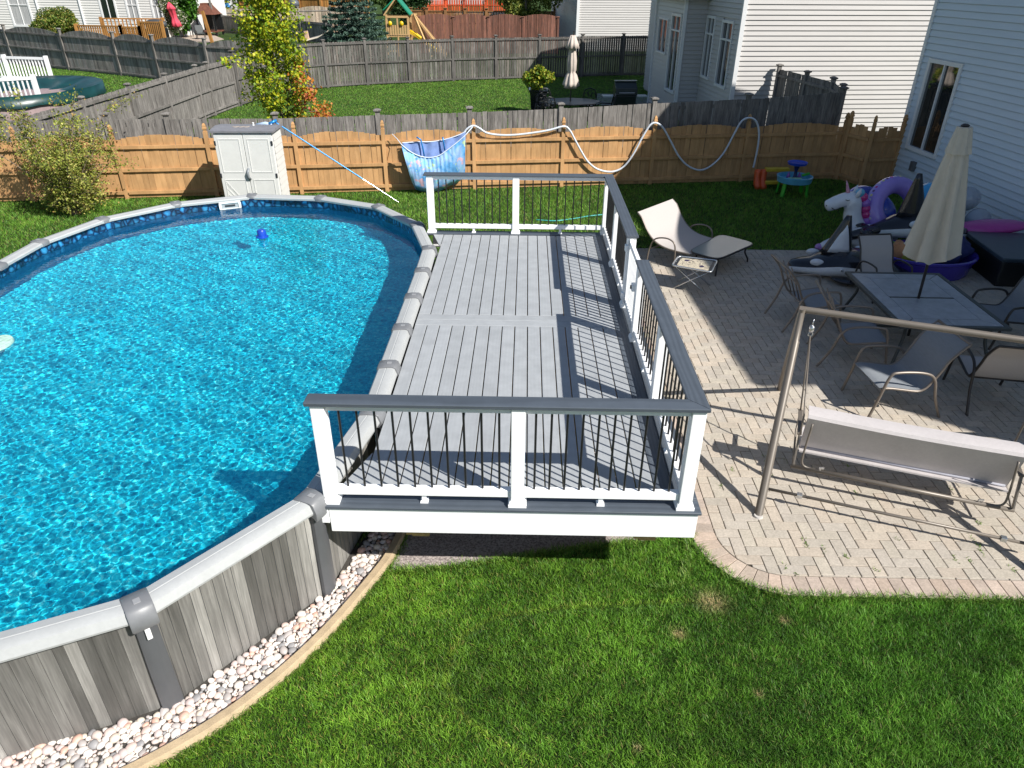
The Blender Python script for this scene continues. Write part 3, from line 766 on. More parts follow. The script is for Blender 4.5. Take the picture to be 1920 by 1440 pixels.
# grey fence just behind
GA, GB = (-14, 18.35), (10, 21.95)
gp = []; gz = []
for px, py in [(195, 214), (310, 214), (515, 213), (707, 207), (880, 202), (1052, 195), (1228, 185), (1405, 177), (1583, 165)]:
    q = PL(px, py, GA, GB); gp.append((q[0], q[1])); gz.append(q[2])
gz2 = [z-2.12 for z in gz]
gp = [(gp[0][0]-2.4*k, gp[0][1]-.36*k) for k in (3, 2, 1)]+gp; gz2 = [gz2[0]]*3+gz2
fence('weathered_fence', 'weathered grey board fence standing directly behind the tan fence', gp, 2.0, m_grey, rails=(.3, 1.1, 1.85), side=1, post_w=.12, post_h=2.09, zs=gz2, pgap=.005)
fence('weathered_fence', 'short grey fence with flat capped posts meeting the white sided house wall', [(gp[-1][0]+.02, gp[-1][1]+.14), (9.25, 23.4), (9.0, 25.0), (8.68, 26.85)], 2.05, m_grey, rails=(.3, 1.1, 1.85), side=1, post_w=.12, post_h=2.14, zs=[gz2[-1]+.02]*4)
# side and back fences of the neighbour's lawn
fb = [(-12.9, 19.0), (-12.9, 21.7), (-12.92, 24.5), (-12.93, 27.2), (-12.95, 29.9), (-12.93, 30.95), (-12.76, 33.2)]
fence('weathered_fence', 'grey fence running away from the garden along the left side of the rear lawn', fb, 1.92, m_grey, mj=m_greyj, single=True, rails=(.2, 1.0, 1.8), side=-1, post_w=.11, post_h=1.98)
fc = [(-12.7, 33.3), (-12.45, 35.4), (-11.99, 37.62), (-10.27, 39.25), (-8.42, 40.39), (-6.32, 41.3), (-4.08, 42.41), (-1.75, 43.2), (.66, 43.9), (3.1, 44.6), (5.5, 45.4), (7.6, 46.1)]
fence('weathered_fence', 'dark grey fence across the far end of the rear lawn behind the closed umbrella', fc, 2.12, m_greydp, mj=m_greyd, single=False, rails=(.1, 1.1, 2.03), side=-1, post_w=.13, post_h=2.2, pgap=.022)
fa = [(-43.0, 55.2), (-37.7, 51.6), (-32.54, 48.66), (-27.3, 45.63), (-23.04, 43.39), (-20.01, 41.6), (-16.4, 39.6), (-13.0, 38.3)]
fence('weathered_fence', 'long grey fence with arched panels sloping down from the upper left corner', fa, 2.2, m_grey, mj=m_greyj, single=False, arch=.28, rails=(.15, 1.05, 1.85), side=-1, post_w=.14, post_h=2.2, pgap=.004)
def YP(px, py, y): d = ray(px, py); return CP+d*(y/d[1])
# ================================================================ HOUSES
def mat_siding(name, col, rough=.45):
    return mat(name, col, rough, var=.035, scale=1.2, stretch=(.6, .6, 3), objvar=.015, bump=.04, bscale=200, spec=.4)
m_side = mat_siding('pale_vinyl_siding', (.60, .68, .76)); m_trim = mat('white_trim', (.78, .78, .78), .4, var=.03)
m_side2 = mat_siding('cream_vinyl_siding', (.50, .48, .465))
m_glass = bpy.data.materials.new('window_glass'); m_glass.use_nodes = True; T = NT(m_glass); b = T.n['Principled BSDF']
b.inputs['Base Color'].default_value = (.012, .016, .018, 1); b.inputs['Roughness'].default_value = .03; b.inputs['Specular IOR Level'].default_value = 1.0; b.inputs['Coat Weight'].default_value = .6
m_curt = mat('curtain', (.42, .42, .42), .8, var=.3, scale=3, stretch=(9, 9, .3))
m_shingle = mat('roof_shingle', (.09, .085, .08), .9, var=.3, scale=30)
def wallboards(H, a, b, z0, z1, m, out, pitch=.155, single=True, openings=(), lap=.030, grv=.016):
    """lapped boards on the wall from a to b (2-D), facing 'out'; openings are (s0,s1,z0,z1) along the wall"""
    a = Vector(a); b = Vector(b); t = (b-a).normalized(); L = (b-a).length; o = Vector(out); n = int(math.ceil((z1-z0)/pitch)); J = MB(); shared = None
    for k in range(n):
        za = z0+k*pitch; zb = min(z1, za+pitch)
        cuts = [(0, L)]
        for (s0, s1, w0, w1) in openings:
            if w0 < (za+zb)/2 < w1:
                nc = []
                for (c0, c1) in cuts:
                    if s0 > c0: nc.append((c0, min(s0, c1)))
                    if s1 < c1: nc.append((max(s1, c0), c1))
                cuts = [c for c in nc if c[1]-c[0] > .02]
        for (c0, c1) in cuts:
            mb = J if not single else MB()
            p = a+t*c0; q = a+t*c1; e = o*lap; f = o*.001
            v = [(p.x+e.x, p.y+e.y, za+grv), (q.x+e.x, q.y+e.y, za+grv), (q.x+f.x, q.y+f.y, zb), (p.x+f.x, p.y+f.y, zb), (p.x+f.x, p.y+f.y, za+grv), (q.x+f.x, q.y+f.y, za+grv)]
            mb.add(v, [(0, 1, 2, 3), (0, 4, 5, 1)])
            if single: mb.build('siding_board', m, H, world=True)
    if not single: x = J.build('siding_board', m, H, world=True); x['kind'] = 'stuff'
def window(H, a, out, t, s0, s1, z0, z1, fw=.07, mull=True, transom=0, curtain=False, name='window', bars=1):
    a = Vector(a); t = Vector(t); o = Vector(out)
    def P(s, d, z): q = a+t*s+o*d; return (q.x, q.y, z)
    mb = MB()
    up = (o.x, o.y, 0)
    mb.bar(P(s0, .02, z0+fw/2), P(s1, .02, z0+fw/2), .07, fw); mb.bar(P(s0, .02, z1-fw/2), P(s1, .02, z1-fw/2), .07, fw)
    for s in (s0+fw/2, s1-fw/2): mb.bar(P(s, .02, z0+fw), P(s, .02, z1-fw), .07, fw, up=(t.x, t.y, 0))
    if mull:
        for k in range(bars): sm = s0+(s1-s0)*(k+1)/(bars+1); mb.bar(P(sm, .015, z0+fw), P(sm, .015, z1-fw), .05, .05, up=(t.x, t.y, 0))
    if transom: mb.bar(P(s0+fw, .015, transom), P(s1-fw, .015, transom), .05, .06)
    W = mb.build(name, m_trim, H, world=True)
    g = MB(); g.add([P(s0+fw, -.01, z0+fw), P(s1-fw, -.01, z0+fw), P(s1-fw, -.01, z1-fw), P(s0+fw, -.01, z1-fw)], [(0, 1, 2, 3)])
    g.build('pane', m_curt if curtain else m_glass, W, world=True); return W
def frame_out(a, b):
    t = (Vector(b)-Vector(a)).normalized(); return t
# ---- the house at the right
hA = (10.42, 20.84); dH = Vector((.09, -1)).normalized()
HL = 17.6; hB = tuple(Vector(hA)+dH*HL); nH = Vector((dH.y, -dH.x))      # outward, toward -x
nH = Vector((-1, -.09)).normalized()
H1 = thing('siding_house', 'tall pale blue grey vinyl sided house filling the right edge', 'house', (hA[0], hA[1], 0))
HT = 9.35
def onwall(px, py): q = PL(px, py, hA, hB); return (Vector((q[0], q[1]))-Vector(hA)).dot(dH), q[2]
core = [hA, hB, tuple(Vector(hB)-nH*5.2), tuple(Vector(hA)-nH*5.2)]
def inset(poly, out, d=.012): return [(x-out.x*d, y-out.y*d) for x, y in poly]
MB().prism(inset(core, nH), 0, HT).build('wall', m_side, H1, world=True)
s0, z0 = onwall(1706, 272); s1, z1 = onwall(1803, 122); s0 = onwall(1741, 115)[0]-.0; s1 = onwall(1800, 122)[0]
s0, s1 = .42, 1.84
ops = [(s0, s1, 1.10, 3.36)]
wallboards(H1, hA, hB, .12, HT, m_side, nH, openings=ops)
Vt = lambda p, d=0, z=0: (p[0]+nH.x*d, p[1]+nH.y*d, z)
window(H1, hA, nH, dH, s0, s1, 1.10, 3.36, fw=.10)
MB().bar(Vt(Vector(hA)+dH*.05, .02, 0), Vt(Vector(hA)+dH*.05, .02, HT), .05, .12, up=(dH.x, dH.y, 0)).build('corner_trim', m_trim, H1, world=True)
e0 = Vector(hA)-dH*.4; e1 = Vector(hB)+dH*.4; mid = (e0+e1)/2
rf = MB(); r_ = []
for e in (e0, e1): r_.append([Vt(e, .45, HT), Vt(e, .45, HT+.16), Vt(e, -2.6, HT+.9), Vt(e, -5.5, HT+.16), Vt(e, -5.5, HT)])
rf.loft(r_).build('roof', m_shingle, H1, world=True)
MB().bar(Vt(Vector(hA)+dH*1.02, .03, .62), Vt(Vector(hA)+dH*1.02, .03, .86), .16, .16).build('faucet_box', mat('grey_box', (.12, .12, .12), .5), H1, world=True)
# ---- the white sided house beyond the fence
cA = Vector((7.22, 26.94)); tF = Vector((1, .10)).normalized(); tS = Vector((-.09, 1)).normalized(); nF = Vector((tF.y, -tF.x)); nS = Vector((-1, -.09)).normalized()
H2 = thing('siding_house', 'white sided neighbour house with long windows and a door bay', 'house', (cA.x, cA.y, 0))
HT2 = 7.0
cB = cA+tF*14; cC = cA+tS*13; cD = cB+tS*13
MB().prism([tuple(cA-nF*.02-nS*.02), tuple(cB-nF*.02), tuple(cD), tuple(cC-nS*.02)], 0, HT2).build('wall', m_side2, H2, world=True)
wallboards(H2, tuple(cA), tuple(cB), .1, HT2, m_side2, nF, pitch=.157)
def on2(px, py, off=0):
    a = cA+nS*off; q = PL(px, py, tuple(a), tuple(a+tS)); return (Vector((q[0], q[1]))-a).dot(tS), q[2]
w1 = (on2(1383, 46)[0], on2(1357, 38)[0], 1.57, 3.82); w2 = (on2(1338, 30)[0], on2(1318, 28)[0], 1.68, 3.86)
w1 = (.75, 1.95, 1.60, 3.80); w2 = (2.75, 3.75, 1.68, 3.86)
wallboards(H2, tuple(cC), tuple(cA), .1, HT2, m_side2, nS, pitch=.157, openings=[(13-w1[1], 13-w1[0], w1[2], w1[3]), (13-w2[1], 13-w2[0], w2[2], w2[3])])
for q in (w1, w2): window(H2, tuple(cA), nS, tS, q[0], q[1], q[2], q[3], fw=.09, transom=q[3]-.62)
MB().bar((cA.x-.015, cA.y-.015, 0), (cA.x-.015, cA.y-.015, HT2), .14, .14).build('corner_trim', m_trim, H2, world=True)
# bay
bo = .85; s_a, s_b = 3.95, 8.3
b0 = cA+tS*s_a; b1 = b0+nS*bo; b2 = cA+tS*s_b+nS*bo; b3 = cA+tS*s_b
HB = 4.35
m_step = mat('stone_step', (.17, .165, .16), .8, var=.2, scale=5)
MB().prism([tuple(b0), tuple(b1-nS*.012), tuple(b2-nS*.012), tuple(b3)], 0, HB).build('bay_wall', m_side2, H2, world=True)
LbB = (b2-b1).length
def onb(px, py): q = PL(px, py, tuple(b1), tuple(b2)); return (Vector((q[0], q[1]))-b1).dot(tS), q[2]
dsa, dsb = .32, 1.75; wsa, wsb = 2.25, 3.75
wallboards(H2, tuple(b2), tuple(b1), .1, HB, m_side2, nS, pitch=.157, openings=[(LbB-dsb, LbB-dsa, .95, 3.85), (LbB-wsb, LbB-wsa, 2.25, 3.6)])
wallboards(H2, tuple(b1), tuple(b0), .1, HB, m_side2, Vector((.09, -1)).normalized(), pitch=.157)
window(H2, tuple(b1), nS, tS, dsa, dsb, .95, 3.85, fw=.10, transom=3.25, name='patio_door'); window(H2, tuple(b1), nS, tS, wsa, wsb, 2.25, 3.6)
for q in (b1, b2): MB().bar((q.x-.01, q.y-.01, 0), (q.x-.01, q.y-.01, HB), .12, .12).build('corner_trim', m_trim, H2, world=True)
r2 = MB(); r2.loft([[tuple(b1+nS*.3-tS*.3)+(HB,), tuple(b2+nS*.3+tS*.3)+(HB,), tuple(b3+tS*.3)+(HB+.02,), tuple(b0-tS*.3)+(HB+.02,)], [tuple(b1+nS*.3-tS*.3)+(HB+.16,), tuple(b2+nS*.3+tS*.3)+(HB+.16,), tuple(b3+tS*.3)+(HB+.6,), tuple(b0-tS*.3)+(HB+.6,)]])
r2.build('bay_roof', m_trim, H2, world=True)
st_ = MB(); q0 = b1+tS*dsa; q1 = b1+tS*dsb
st_.prism([tuple(q0+nS*.02), tuple(q1+nS*.02), tuple(q1+nS*1.2), tuple(q0+nS*1.2)][::-1], 0, .42).prism([tuple(q0-tS*.4+nS*1.21), tuple(q1+tS*.4+nS*1.21), tuple(q1+tS*.4+nS*1.7), tuple(q0-tS*.4+nS*1.7)][::-1], 0, .2)
st_.build('door_step', m_step, H2, world=True)
def gable(H, pts, z, m, over=.4, rise=2.6):
    A_, B_, C_, D_ = [Vector(p) for p in pts]; t = (B_-A_).normalized(); s = (D_-A_).normalized(); A_ = A_-t*over-s*over; B_ = B_+t*over-s*over; C_ = C_+t*over+s*over; D_ = D_-t*over+s*over
    M1 = (A_+D_)/2; M2 = (B_+C_)/2
    mb = MB(); mb.add([(A_.x, A_.y, z), (B_.x, B_.y, z), (C_.x, C_.y, z), (D_.x, D_.y, z), (M1.x, M1.y, z+rise), (M2.x, M2.y, z+rise), (A_.x, A_.y, z-.12), (B_.x, B_.y, z-.12), (C_.x, C_.y, z-.12), (D_.x, D_.y, z-.12)],
                      [(0, 1, 5, 4), (2, 3, 4, 5), (0, 4, 3), (1, 2, 5), (6, 9, 8, 7), (6, 7, 1, 0), (7, 8, 2, 1), (8, 9, 3, 2), (9, 6, 0, 3)])
    return mb.build('roof', m, H, world=True)
gable(H2, [tuple(cB), tuple(cD), tuple(cC), tuple(cA)], HT2, m_shingle)
# ---- third house: bright wall between fence and second house
q = Y0 = None
def YP(px, py, y): d = ray(px, py); return CP+d*(y/d[1])
H3 = thing('siding_house', 'white sided house seen just past the dark rear fence', 'house', tuple(YP(1084, 30, 60.5)[:2])+(0,))
a3 = Vector(YP(1084, 30, 60.5)[:2]); b3_ = a3+Vector((12, 1.2)); c3_ = a3+Vector((-1.6, 14)); d3_ = b3_+Vector((-1.6, 14))
MB().prism([tuple(a3), tuple(b3_), tuple(d3_), tuple(c3_)], 0, 6.2).build('wall', m_side2, H3, world=True)
nF3 = Vector((.1, -1)).normalized(); nS3 = Vector((-1, -.114)).normalized()
wallboards(H3, tuple(a3+nF3*.01), tuple(b3_+nF3*.01), .1, 6.2, m_side2, nF3, pitch=.16)
wallboards(H3, tuple(c3_+nS3*.01), tuple(a3+nS3*.01), .1, 6.2, m_side2, nS3, pitch=.16, single=True)
MB().bar((a3.x-.02, a3.y-.02, 0), (a3.x-.02, a3.y-.02, 6.2), .2, .2).build('corner_trim', m_trim, H3, world=True)
gable(H3, [tuple(a3), tuple(b3_), tuple(d3_), tuple(c3_)], 6.2, m_shingle)
# ---- cream house at the upper left: wall facing the yard, from px 0..310
H4 = thing('siding_house', 'cream sided house with tall windows at the upper left corner', 'house', (-40, 63, 0))
lA = Vector((-52.0, 52.0)); lM = Vector((-41.0, 61.0))
def wall_from(pxa, pya, pxb, pyb, ya, yb): pass
# facade runs along its own line; positions on it are read back from the photograph's columns
LA4 = tuple(YP(0, 20, 71)[:2]); m_side4 = mat_siding('bright_cream_siding', (.72, .70, .67)); LB4 = tuple(YP(309, 40, 69)[:2])
t4 = (Vector(LB4)-Vector(LA4)).normalized(); n4 = Vector((t4.y, -t4.x))
f0 = Vector(LA4)-t4*12; f1 = Vector(LB4); L4 = (f1-f0).length
def on4(px, py): q = PL(px, py, LA4, LB4); return (Vector((q[0], q[1]))-f0).dot(t4), q[2]
MB().prism([tuple(f0-n4*.02), tuple(f1-n4*.02), tuple(f1-n4*11), tuple(f0-n4*11)], 0, 6.0).build('wall', m_side4, H4, world=True)
ops = []
for (xa, xb, yt, yb) in ((18, 58, -25, 50), (189, 220, -8, 40), (238, 262, -20, 45), (285, 305, -20, 45)):
    sa = on4(xa, 20)[0]; sb = on4(xb, 20)[0]; ops.append((sa, sb, max(.5, on4((xa+xb)/2, yb)[1]), min(5.4, on4((xa+xb)/2, yt)[1])))
wallboards(H4, tuple(f0), tuple(f1), .1, 6.0, m_side4, n4, pitch=.2, openings=ops)
for k, q in enumerate(ops): window(H4, tuple(f0), n4, t4, q[0], q[1], q[2], q[3], fw=.16, curtain=(k != 1), transom=(q[2]+.55*(q[3]-q[2]) if k != 1 else 0), name='patio_door' if k == 1 else 'window')
for px in (76, 156, 306):
    s = on4(px, 30)[0]; p = f0+t4*s+n4*.02; MB().bar((p.x, p.y, 0), (p.x, p.y, 6.0), .22, .08, up=(t4.x, t4.y, 0)).build('corner_trim', m_trim, H4, world=True)
gable(H4, [tuple(f0), tuple(f1), tuple(f1-n4*11), tuple(f0-n4*11)], 6.0, m_shingle)
# ---- two farther houses, only their lower walls are in view
def far_house(label, pxa, pxb, y, ybase, m, wins, group=None):
    pa = YP(pxa, ybase, y); pb = YP(pxb, ybase, y*1.0); H = thing('siding_house', label, 'house', (pa[0], pa[1], 0))
    x0, x1 = pa[0], pb[0]; MB().box(x0, x1, y+.02, y+9, 0, 5.6).build('wall', m, H, world=True)
    wallboards(H, (x0, y), (x1, y), .1, 5.6, m, Vector((0, -1)), pitch=.2, single=False, openings=[])
    for (wa, wb) in wins:
        a_ = YP(wa, 20, y)[0]; b_ = YP(wb, 20, y)[0]; window(H, (x0, y-.02), Vector((0, -1)), Vector((1, 0)), a_-x0, b_-x0, 1.2, 4.6, fw=.15)
    gable(H, [(x0, y), (x1, y), (x1, y+9), (x0, y+9)], 5.6, m_shingle); return H
far_house('white sided far house with dark windows above the brown left fence', 352, 448, 108, 30, m_side2, [(357, 362), (372, 380), (402, 410), (428, 436)])
far_house('small distant white house behind the orange wood fence', 540, 588, 150, 12, m_side2, [(546, 555), (575, 586)])
far_house('distant white house behind the bright red picket fence', 795, 905, 150, 10, m_side2, [(806, 822), (858, 876)])
# ================================================================ SHED AND POOL GEAR
m_shed = mat('shed_resin', (.66, .66, .64), .5, var=.03); m_shroof = mat('shed_roof', (.20, .20, .22), .6, var=.1, fine=.1)
def YP(px, py, y): d = ray(px, py); return CP+d*(y/d[1])
m_dk = mat('dark_hardware', (.03, .032, .036), .45); m_tin = mat('grey_handle', (.22, .24, .26), .35)
SH = thing('storage_shed', 'upright white resin storage shed with double doors standing between pool and fence', 'shed', (-6.66, 17.6, 0), rad(3))
sw, sd, shh = .68, .40, 1.96
MB().box(-sw, sw, -sd+.02, sd, 0, shh-.03).build('wall', m_shed, SH, bevel=.01)
mb = MB()
for k in range(12): z = .1+k*.148; mb.add([(sw+.012, -sd+.06, z), (sw+.012, sd-.03, z), (sw+.001, sd-.03, z+.14), (sw+.001, -sd+.06, z+.14), (sw, -sd+.06, z), (sw, sd-.03, z)], [(0, 1, 2, 3), (4, 5, 1, 0)])
mb.build('side_siding', m_shed, SH)
for s in (-1, 1):
    x0, x1 = (-sw+.01, -.006) if s < 0 else (.006, sw-.01)
    mb = MB(); mb.box(x0, x1, -sd-.03, -sd+.02, .05, shh-.06)
    D = mb.build('door', m_shed, SH, bevel=.008)
    for (z0, z1) in ((.14, .86), (1.02, shh-.16)):
        fr = MB(); a, b = x0+.08, x1-.08; y = -sd-.03
        fr.box(a, b, y-.008, y+.004, z0, z0+.02).box(a, b, y-.008, y+.004, z1-.02, z1).box(a, a+.02, y-.008, y+.004, z0+.021, z1-.021).box(b-.02, b, y-.008, y+.004, z0+.021, z1-.021)
        if z0 < .5 and s < 0:
            for k in range(6):
                u = .1+k*.13; fr.bar((a+.03, y-.004, min(z1-.05, z0+u)), (min(b-.03, a+.03+u*.72), y-.004, z0+.05), .008, .008)
        fr.build('door_panel', m_shed, D)
    for z in (.95, 1.70): MB().box(*( (x0-.012, x0+.03) if s < 0 else (x1-.03, x1+.012)), -sd-.045, -sd-.031, z-.05, z+.05).build('hinge', m_dk, D)
MB().tube([(0.02, -sd-.032, .86), (.0, -sd-.085, .93), (.0, -sd-.09, 1.03), (.02, -sd-.032, 1.12)], .03, 8).build('handle', m_tin, SH, smooth=True)
MB().loft([[(-sw-.06, -sd-.07, shh-.02), (-sw-.06, -sd-.07, shh+.02), (-sw-.06, 0, shh+.06), (-sw-.06, sd+.03, shh+.02), (-sw-.06, sd+.03, shh-.02)], [(sw+.06, -sd-.07, shh-.02), (sw+.06, -sd-.07, shh+.02), (sw+.06, 0, shh+.06), (sw+.06, sd+.03, shh+.02), (sw+.06, sd+.03, shh-.02)]]).build('roof', m_shroof, SH)
mcup = mat('beige_tub', (.50, .40, .30), .5)
for k, lb in enumerate(('leftmost of three beige tubs on the shed roof', 'middle of three beige tubs on the shed roof', 'rightmost of three beige tubs on the shed roof')):
    q = G(443+k*10, 243, 1.94); o = MB().lathe([(.06, 0), (.075, .02), (.075, .07), (.06, .072), (.055, .05), (.01, .05)], 14).build('tub', mcup, smooth=40); o.location = tuple(q+np.array([0, 0, .005])); tag(o, lb, 'tub', 'beige tubs on the shed roof')
q = G(476, 240, 1.95); o = thing('water_tester', 'small white plastic bottle beside the tubs on the shed roof', 'bottle', tuple(q)); MB().lathe([(.05, 0), (.07, .02), (.06, .05), (.02, .07), (.02, .11), (.03, .12), (.01, .13)], 12).build('bottle_body', mw, o, smooth=40); MB().box(.02, .10, -.015, .015, .02, .04).build('bottle_spout', mw, o)
m_blue = mat('blue_anodised_pole', (.02, .22, .55), .3, metal=.3); m_alu = mat('aluminium', (.72, .74, .76), .25, metal=.7)
pA = Vector(YP(513, 227, 18.0)); pB = Vector((-3.29, 18.30, .03))
PO = thing('pool_pole', 'long blue and silver telescopic pool pole leaning from the shed roof to the grass', 'pole', tuple(pB))
pm = pA.lerp(pB, .70)
MB().tube([tuple(pA), tuple(pm)], .017, 10).build('blue_tube', m_blue, PO, world=True, smooth=40)
MB().tube([tuple(pm), tuple(pB)], .013, 10).build('silver_tube', m_alu, PO, world=True, smooth=40)
q = G(498, 236, 1.96); BR = thing('pool_brush', 'blue and white pool brush lying on the shed roof', 'brush', tuple(q))
MB().tube([(-.22, 0, .02), (0, .02, .05), (.16, .0, .03)], [.035, .045, .035], 8).build('brush_head', mat('pale_blue_plastic', (.45, .58, .75), .4), BR, smooth=True)
MB().tube([(.1, -.02, .05), (.26, .08, .12)], .035, 8).build('handle_socket', m_blue, BR, smooth=True)
for q, lb in (((563, 236), 'black cap'),): pass
# ---- corrugated vacuum hose looped over the tan fence
FA, FB = (-14, 17.87-.12), (10, 21.47-.12)
def onf(px, py): return tuple(PL(px, py, FA, FB))
hose = [(868, 313), (864, 292), (864, 268), (872, 246), (886, 236), (898, 240), (912, 249), (935, 253), (965, 253), (1000, 249), (1030, 244), (1057, 237), (1068, 244), (1078, 262), (1090, 284), (1103, 304), (1122, 318), (1148, 322), (1170, 312), (1188, 288), (1204, 258), (1222, 232), (1240, 236), (1256, 262), (1272, 292), (1290, 311), (1312, 319), (1333, 311), (1356, 288), (1376, 252), (1390, 228), (1405, 221), (1418, 228), (1423, 250), (1420, 280), (1412, 316)]
hp = cr([onf(*q) for q in hose], 5)
hp = [Vector(q) for q in hp]
dense = []
for a, b in zip(hp[:-1], hp[1:]):
    n = max(1, int((b-a).length/.022))
    for k in range(n): dense.append(a.lerp(b, k/n))
rr_ = [.030 if i % 2 else .0245 for i in range(len(dense))]
m_hose = mat('grey_white_hose', (.60, .64, .70), .4, var=.05)
o = MB().tube([tuple(q) for q in dense], rr_, 8).build('vacuum_hose', m_hose, smooth=True); tag(o, 'long pale corrugated pool hose looped over the posts of the tan fence', 'hose')
# garden hose, thin turquoise, in the grass
o = MB().tube([tuple(q) for q in cr([tuple(G(*q, .02)) for q in ((1005, 412), (1040, 414), (1075, 410), (1105, 405), (1135, 402))], 6)], .014, 6).build('garden_hose', mat('turquoise_hose', (.05, .42, .42), .4), smooth=True); tag(o, 'thin turquoise garden hose lying in the grass behind the deck railing', 'hose')
# ---- blue printed net towel hung between two fence posts
def mat_towel():
    m = bpy.data.materials.new('printed_blue_cloth'); m.use_nodes = True; T = NT(m); b = T.n['Principled BSDF']
    v = T.coords((1, 1, 1), False); n = T.noise(v, 2.6, 3, .6, .8); n2 = T.noise(v, 4.5, 2, .5)
    c = T.ramp(n, [(.3, (.05, .16, .42)), (.42, (.10, .34, .66)), (.55, (.30, .46, .74)), (.70, (.22, .62, .72))])
    sp = T.ramp(n2, [(.63, (0, 0, 0)), (.67, (1, 1, 1))]); c = T.mix(c, (.62, .42, .50, 1), sp)
    n3 = T.noise(v, 6.0, 1, .5, .5); sp = T.ramp(n3, [(.66, (0, 0, 0)), (.70, (.9,)*3)]); c = T.mix(c, (.45, .62, .30, 1), sp)
    T.link(c, b.inputs['Base Color']); b.inputs['Roughness'].default_value = .8; return m
m_tw = mat_towel(); m_edge = mat('pale_hem', (.62, .70, .80), .8)
TW = thing('towel_sling', 'blue patterned beach towel slung like a pouch between two tan fence posts', 'towel', tuple(PL(818, 352, FA, FB)))
def onf2(px, py, d=.0):
    q = PL(px, py, (FA[0], FA[1]-d), (FB[0], FB[1]-d)); return Vector(q)
TL, TR = onf2(752, 268, .05), onf2(874, 246, .05)
front = [onf2(*q, .32) for q in ((752, 270), (768, 283), (786, 292), (804, 295), (822, 292), (840, 280), (858, 266), (872, 254))]
low = [onf2(*q, .30) for q in ((772, 340), (780, 352), (795, 355), (812, 355), (828, 350), (845, 342), (860, 335), (872, 325))]
botb = [onf2(*q, .06) for q in ((774, 345), (782, 356), (797, 360), (812, 360), (828, 356), (845, 348), (860, 341), (871, 330))]
back = [onf2(*q, .03) for q in ((754, 268), (768, 267), (786, 266), (804, 266), (822, 264), (840, 260), (858, 254), (873, 247))]
def interp(row, n=56):
    pts = cr([tuple(q) for q in row], 8); return pts
R0 = [Vector(q) for q in interp(front)]; R1 = [Vector(q) for q in interp(low)]; R2 = [Vector(q) for q in interp(botb)]; R3 = [Vector(q) for q in interp(back)]
nn = len(R0); mb = MB(); rows = []
for k in range(11):
    u = k/10; row = []
    for i in range(nn):
        p = R0[i].lerp(R1[i], u); bulge = math.sin(u*math.pi)*.10; gather = .028*math.sin(i*1.9)*(1-u)*math.exp(-((i/nn-.45)/.3)**2)+.012*math.sin(i*.7+k)
        row.append(p+Vector((.1, -1, 0))*(bulge+gather))
    rows.append(row)
rows.append([p for p in R2])
vs = [q for r in rows for q in r]; fs = [(a*nn+i, a*nn+i+1, (a+1)*nn+i+1, (a+1)*nn+i) for a in range(len(rows)-1) for i in range(nn-1)]
mb.add(vs, fs); mb.build('front_cloth', m_tw, TW, world=True, smooth=True)
rows = []
for k in range(6):
    u = k/5; rows.append([R3[i].lerp(R2[i], u)+Vector((0, -1, 0))*.03*math.sin(i*.5+k) for i in range(nn)])
vs = [q for r in rows for q in r]; fs = [(a*nn+i, a*nn+i+1, (a+1)*nn+i+1, (a+1)*nn+i) for a in range(len(rows)-1) for i in range(nn-1)]
MB().add(vs, fs).build('back_cloth', mat('blue_mesh_cloth', (.20, .30, .58), .8, var=.2), TW, world=True, smooth=True)
MB().tube([tuple(q+Vector((0, -.02, .0))) for q in R0], .014, 6).build('hem', m_edge, TW, world=True, smooth=True)
MB().tube([tuple(q) for q in R3], .014, 6).build('hem', m_edge, TW, world=True, smooth=True)
MB().tube([tuple(onf2(735, 251, .08)), tuple(onf2(745, 261, .1)), tuple(R0[0])], .009, 6).build('cord', m_edge, TW, world=True, smooth=True)
MB().tube([tuple(onf2(886, 238, .08)), tuple(R0[-1])], .012, 6).build('cord', m_edge, TW, world=True, smooth=True)
for pts in (((781, 257), (789, 262), (793, 278), (796, 296)), ((830, 257), (832, 268), (834, 282))):
    MB().tube([tuple(onf2(*q, .12)) for q in pts], .02, 6).build('hanging_strap', m_blue, TW, world=True, smooth=True)
# ================================================================ TOYS
q = G(1485, 348, 0)
WTt = thing('water_table', 'round light blue toddler water table on green legs near the fence', 'toy table', (7.25, 19.55, 0))
m_lb = mat('light_blue_plastic', (.12, .42, .60), .35); m_gr = mat('bright_green_plastic', (.05, .42, .03), .35); m_db = mat('royal_blue_plastic', (.02, .07, .50), .35)
MB().lathe([(.40, .36), (.44, .37), (.47, .52), (.43, .53), (.41, .42), (.02, .41)], 32).build('basin', m_lb, WTt, smooth=40)
for a in (35, 145, 215, 325):
    x, y = .36*math.cos(rad(a)), .36*math.sin(rad(a)); MB().bar((x*1.12, y*1.12, 0), (x, y, .38), .10, .05, up=(x, y, 0)).build('leg', m_gr, WTt, bevel=.01)
MB().lathe([(.10, .42), (.05, .5), (.04, .65), (.08, .78)], 12).build('tower', mat('dark_blue_plastic', (.01, .02, .10), .4), WTt, smooth=40)
MB().lathe([(.08, .78), (.24, .82), (.26, .88), (.24, .885), (.2, .86), (.01, .86)], 24).build('top_tray', m_db, WTt, smooth=40)
MB().box(-.22, .14, -.2, -.08, .43, .50).build('water_toy', mat('mint_toy', (.35, .60, .40), .4), WTt, bevel=.02); MB().lathe([(.07, .43), (.01, .60)], 10, (.14, .08, 0)).lathe([(.07, .43), (.01, .60)], 10, (-.15, .08, 0)).build('toy_cone', mat('purple_toy', (.30, .12, .42), .4), WTt, smooth=True)
MB().bar((.22, .1, .5), (.42, .12, .56), .08, .05).build('toy_scoop', m_gr, WTt, bevel=.01)
SLt = thing('activity_bench', 'orange and yellow plastic toy bench beside the round water table', 'toy', (6.72, 20.3, 0))
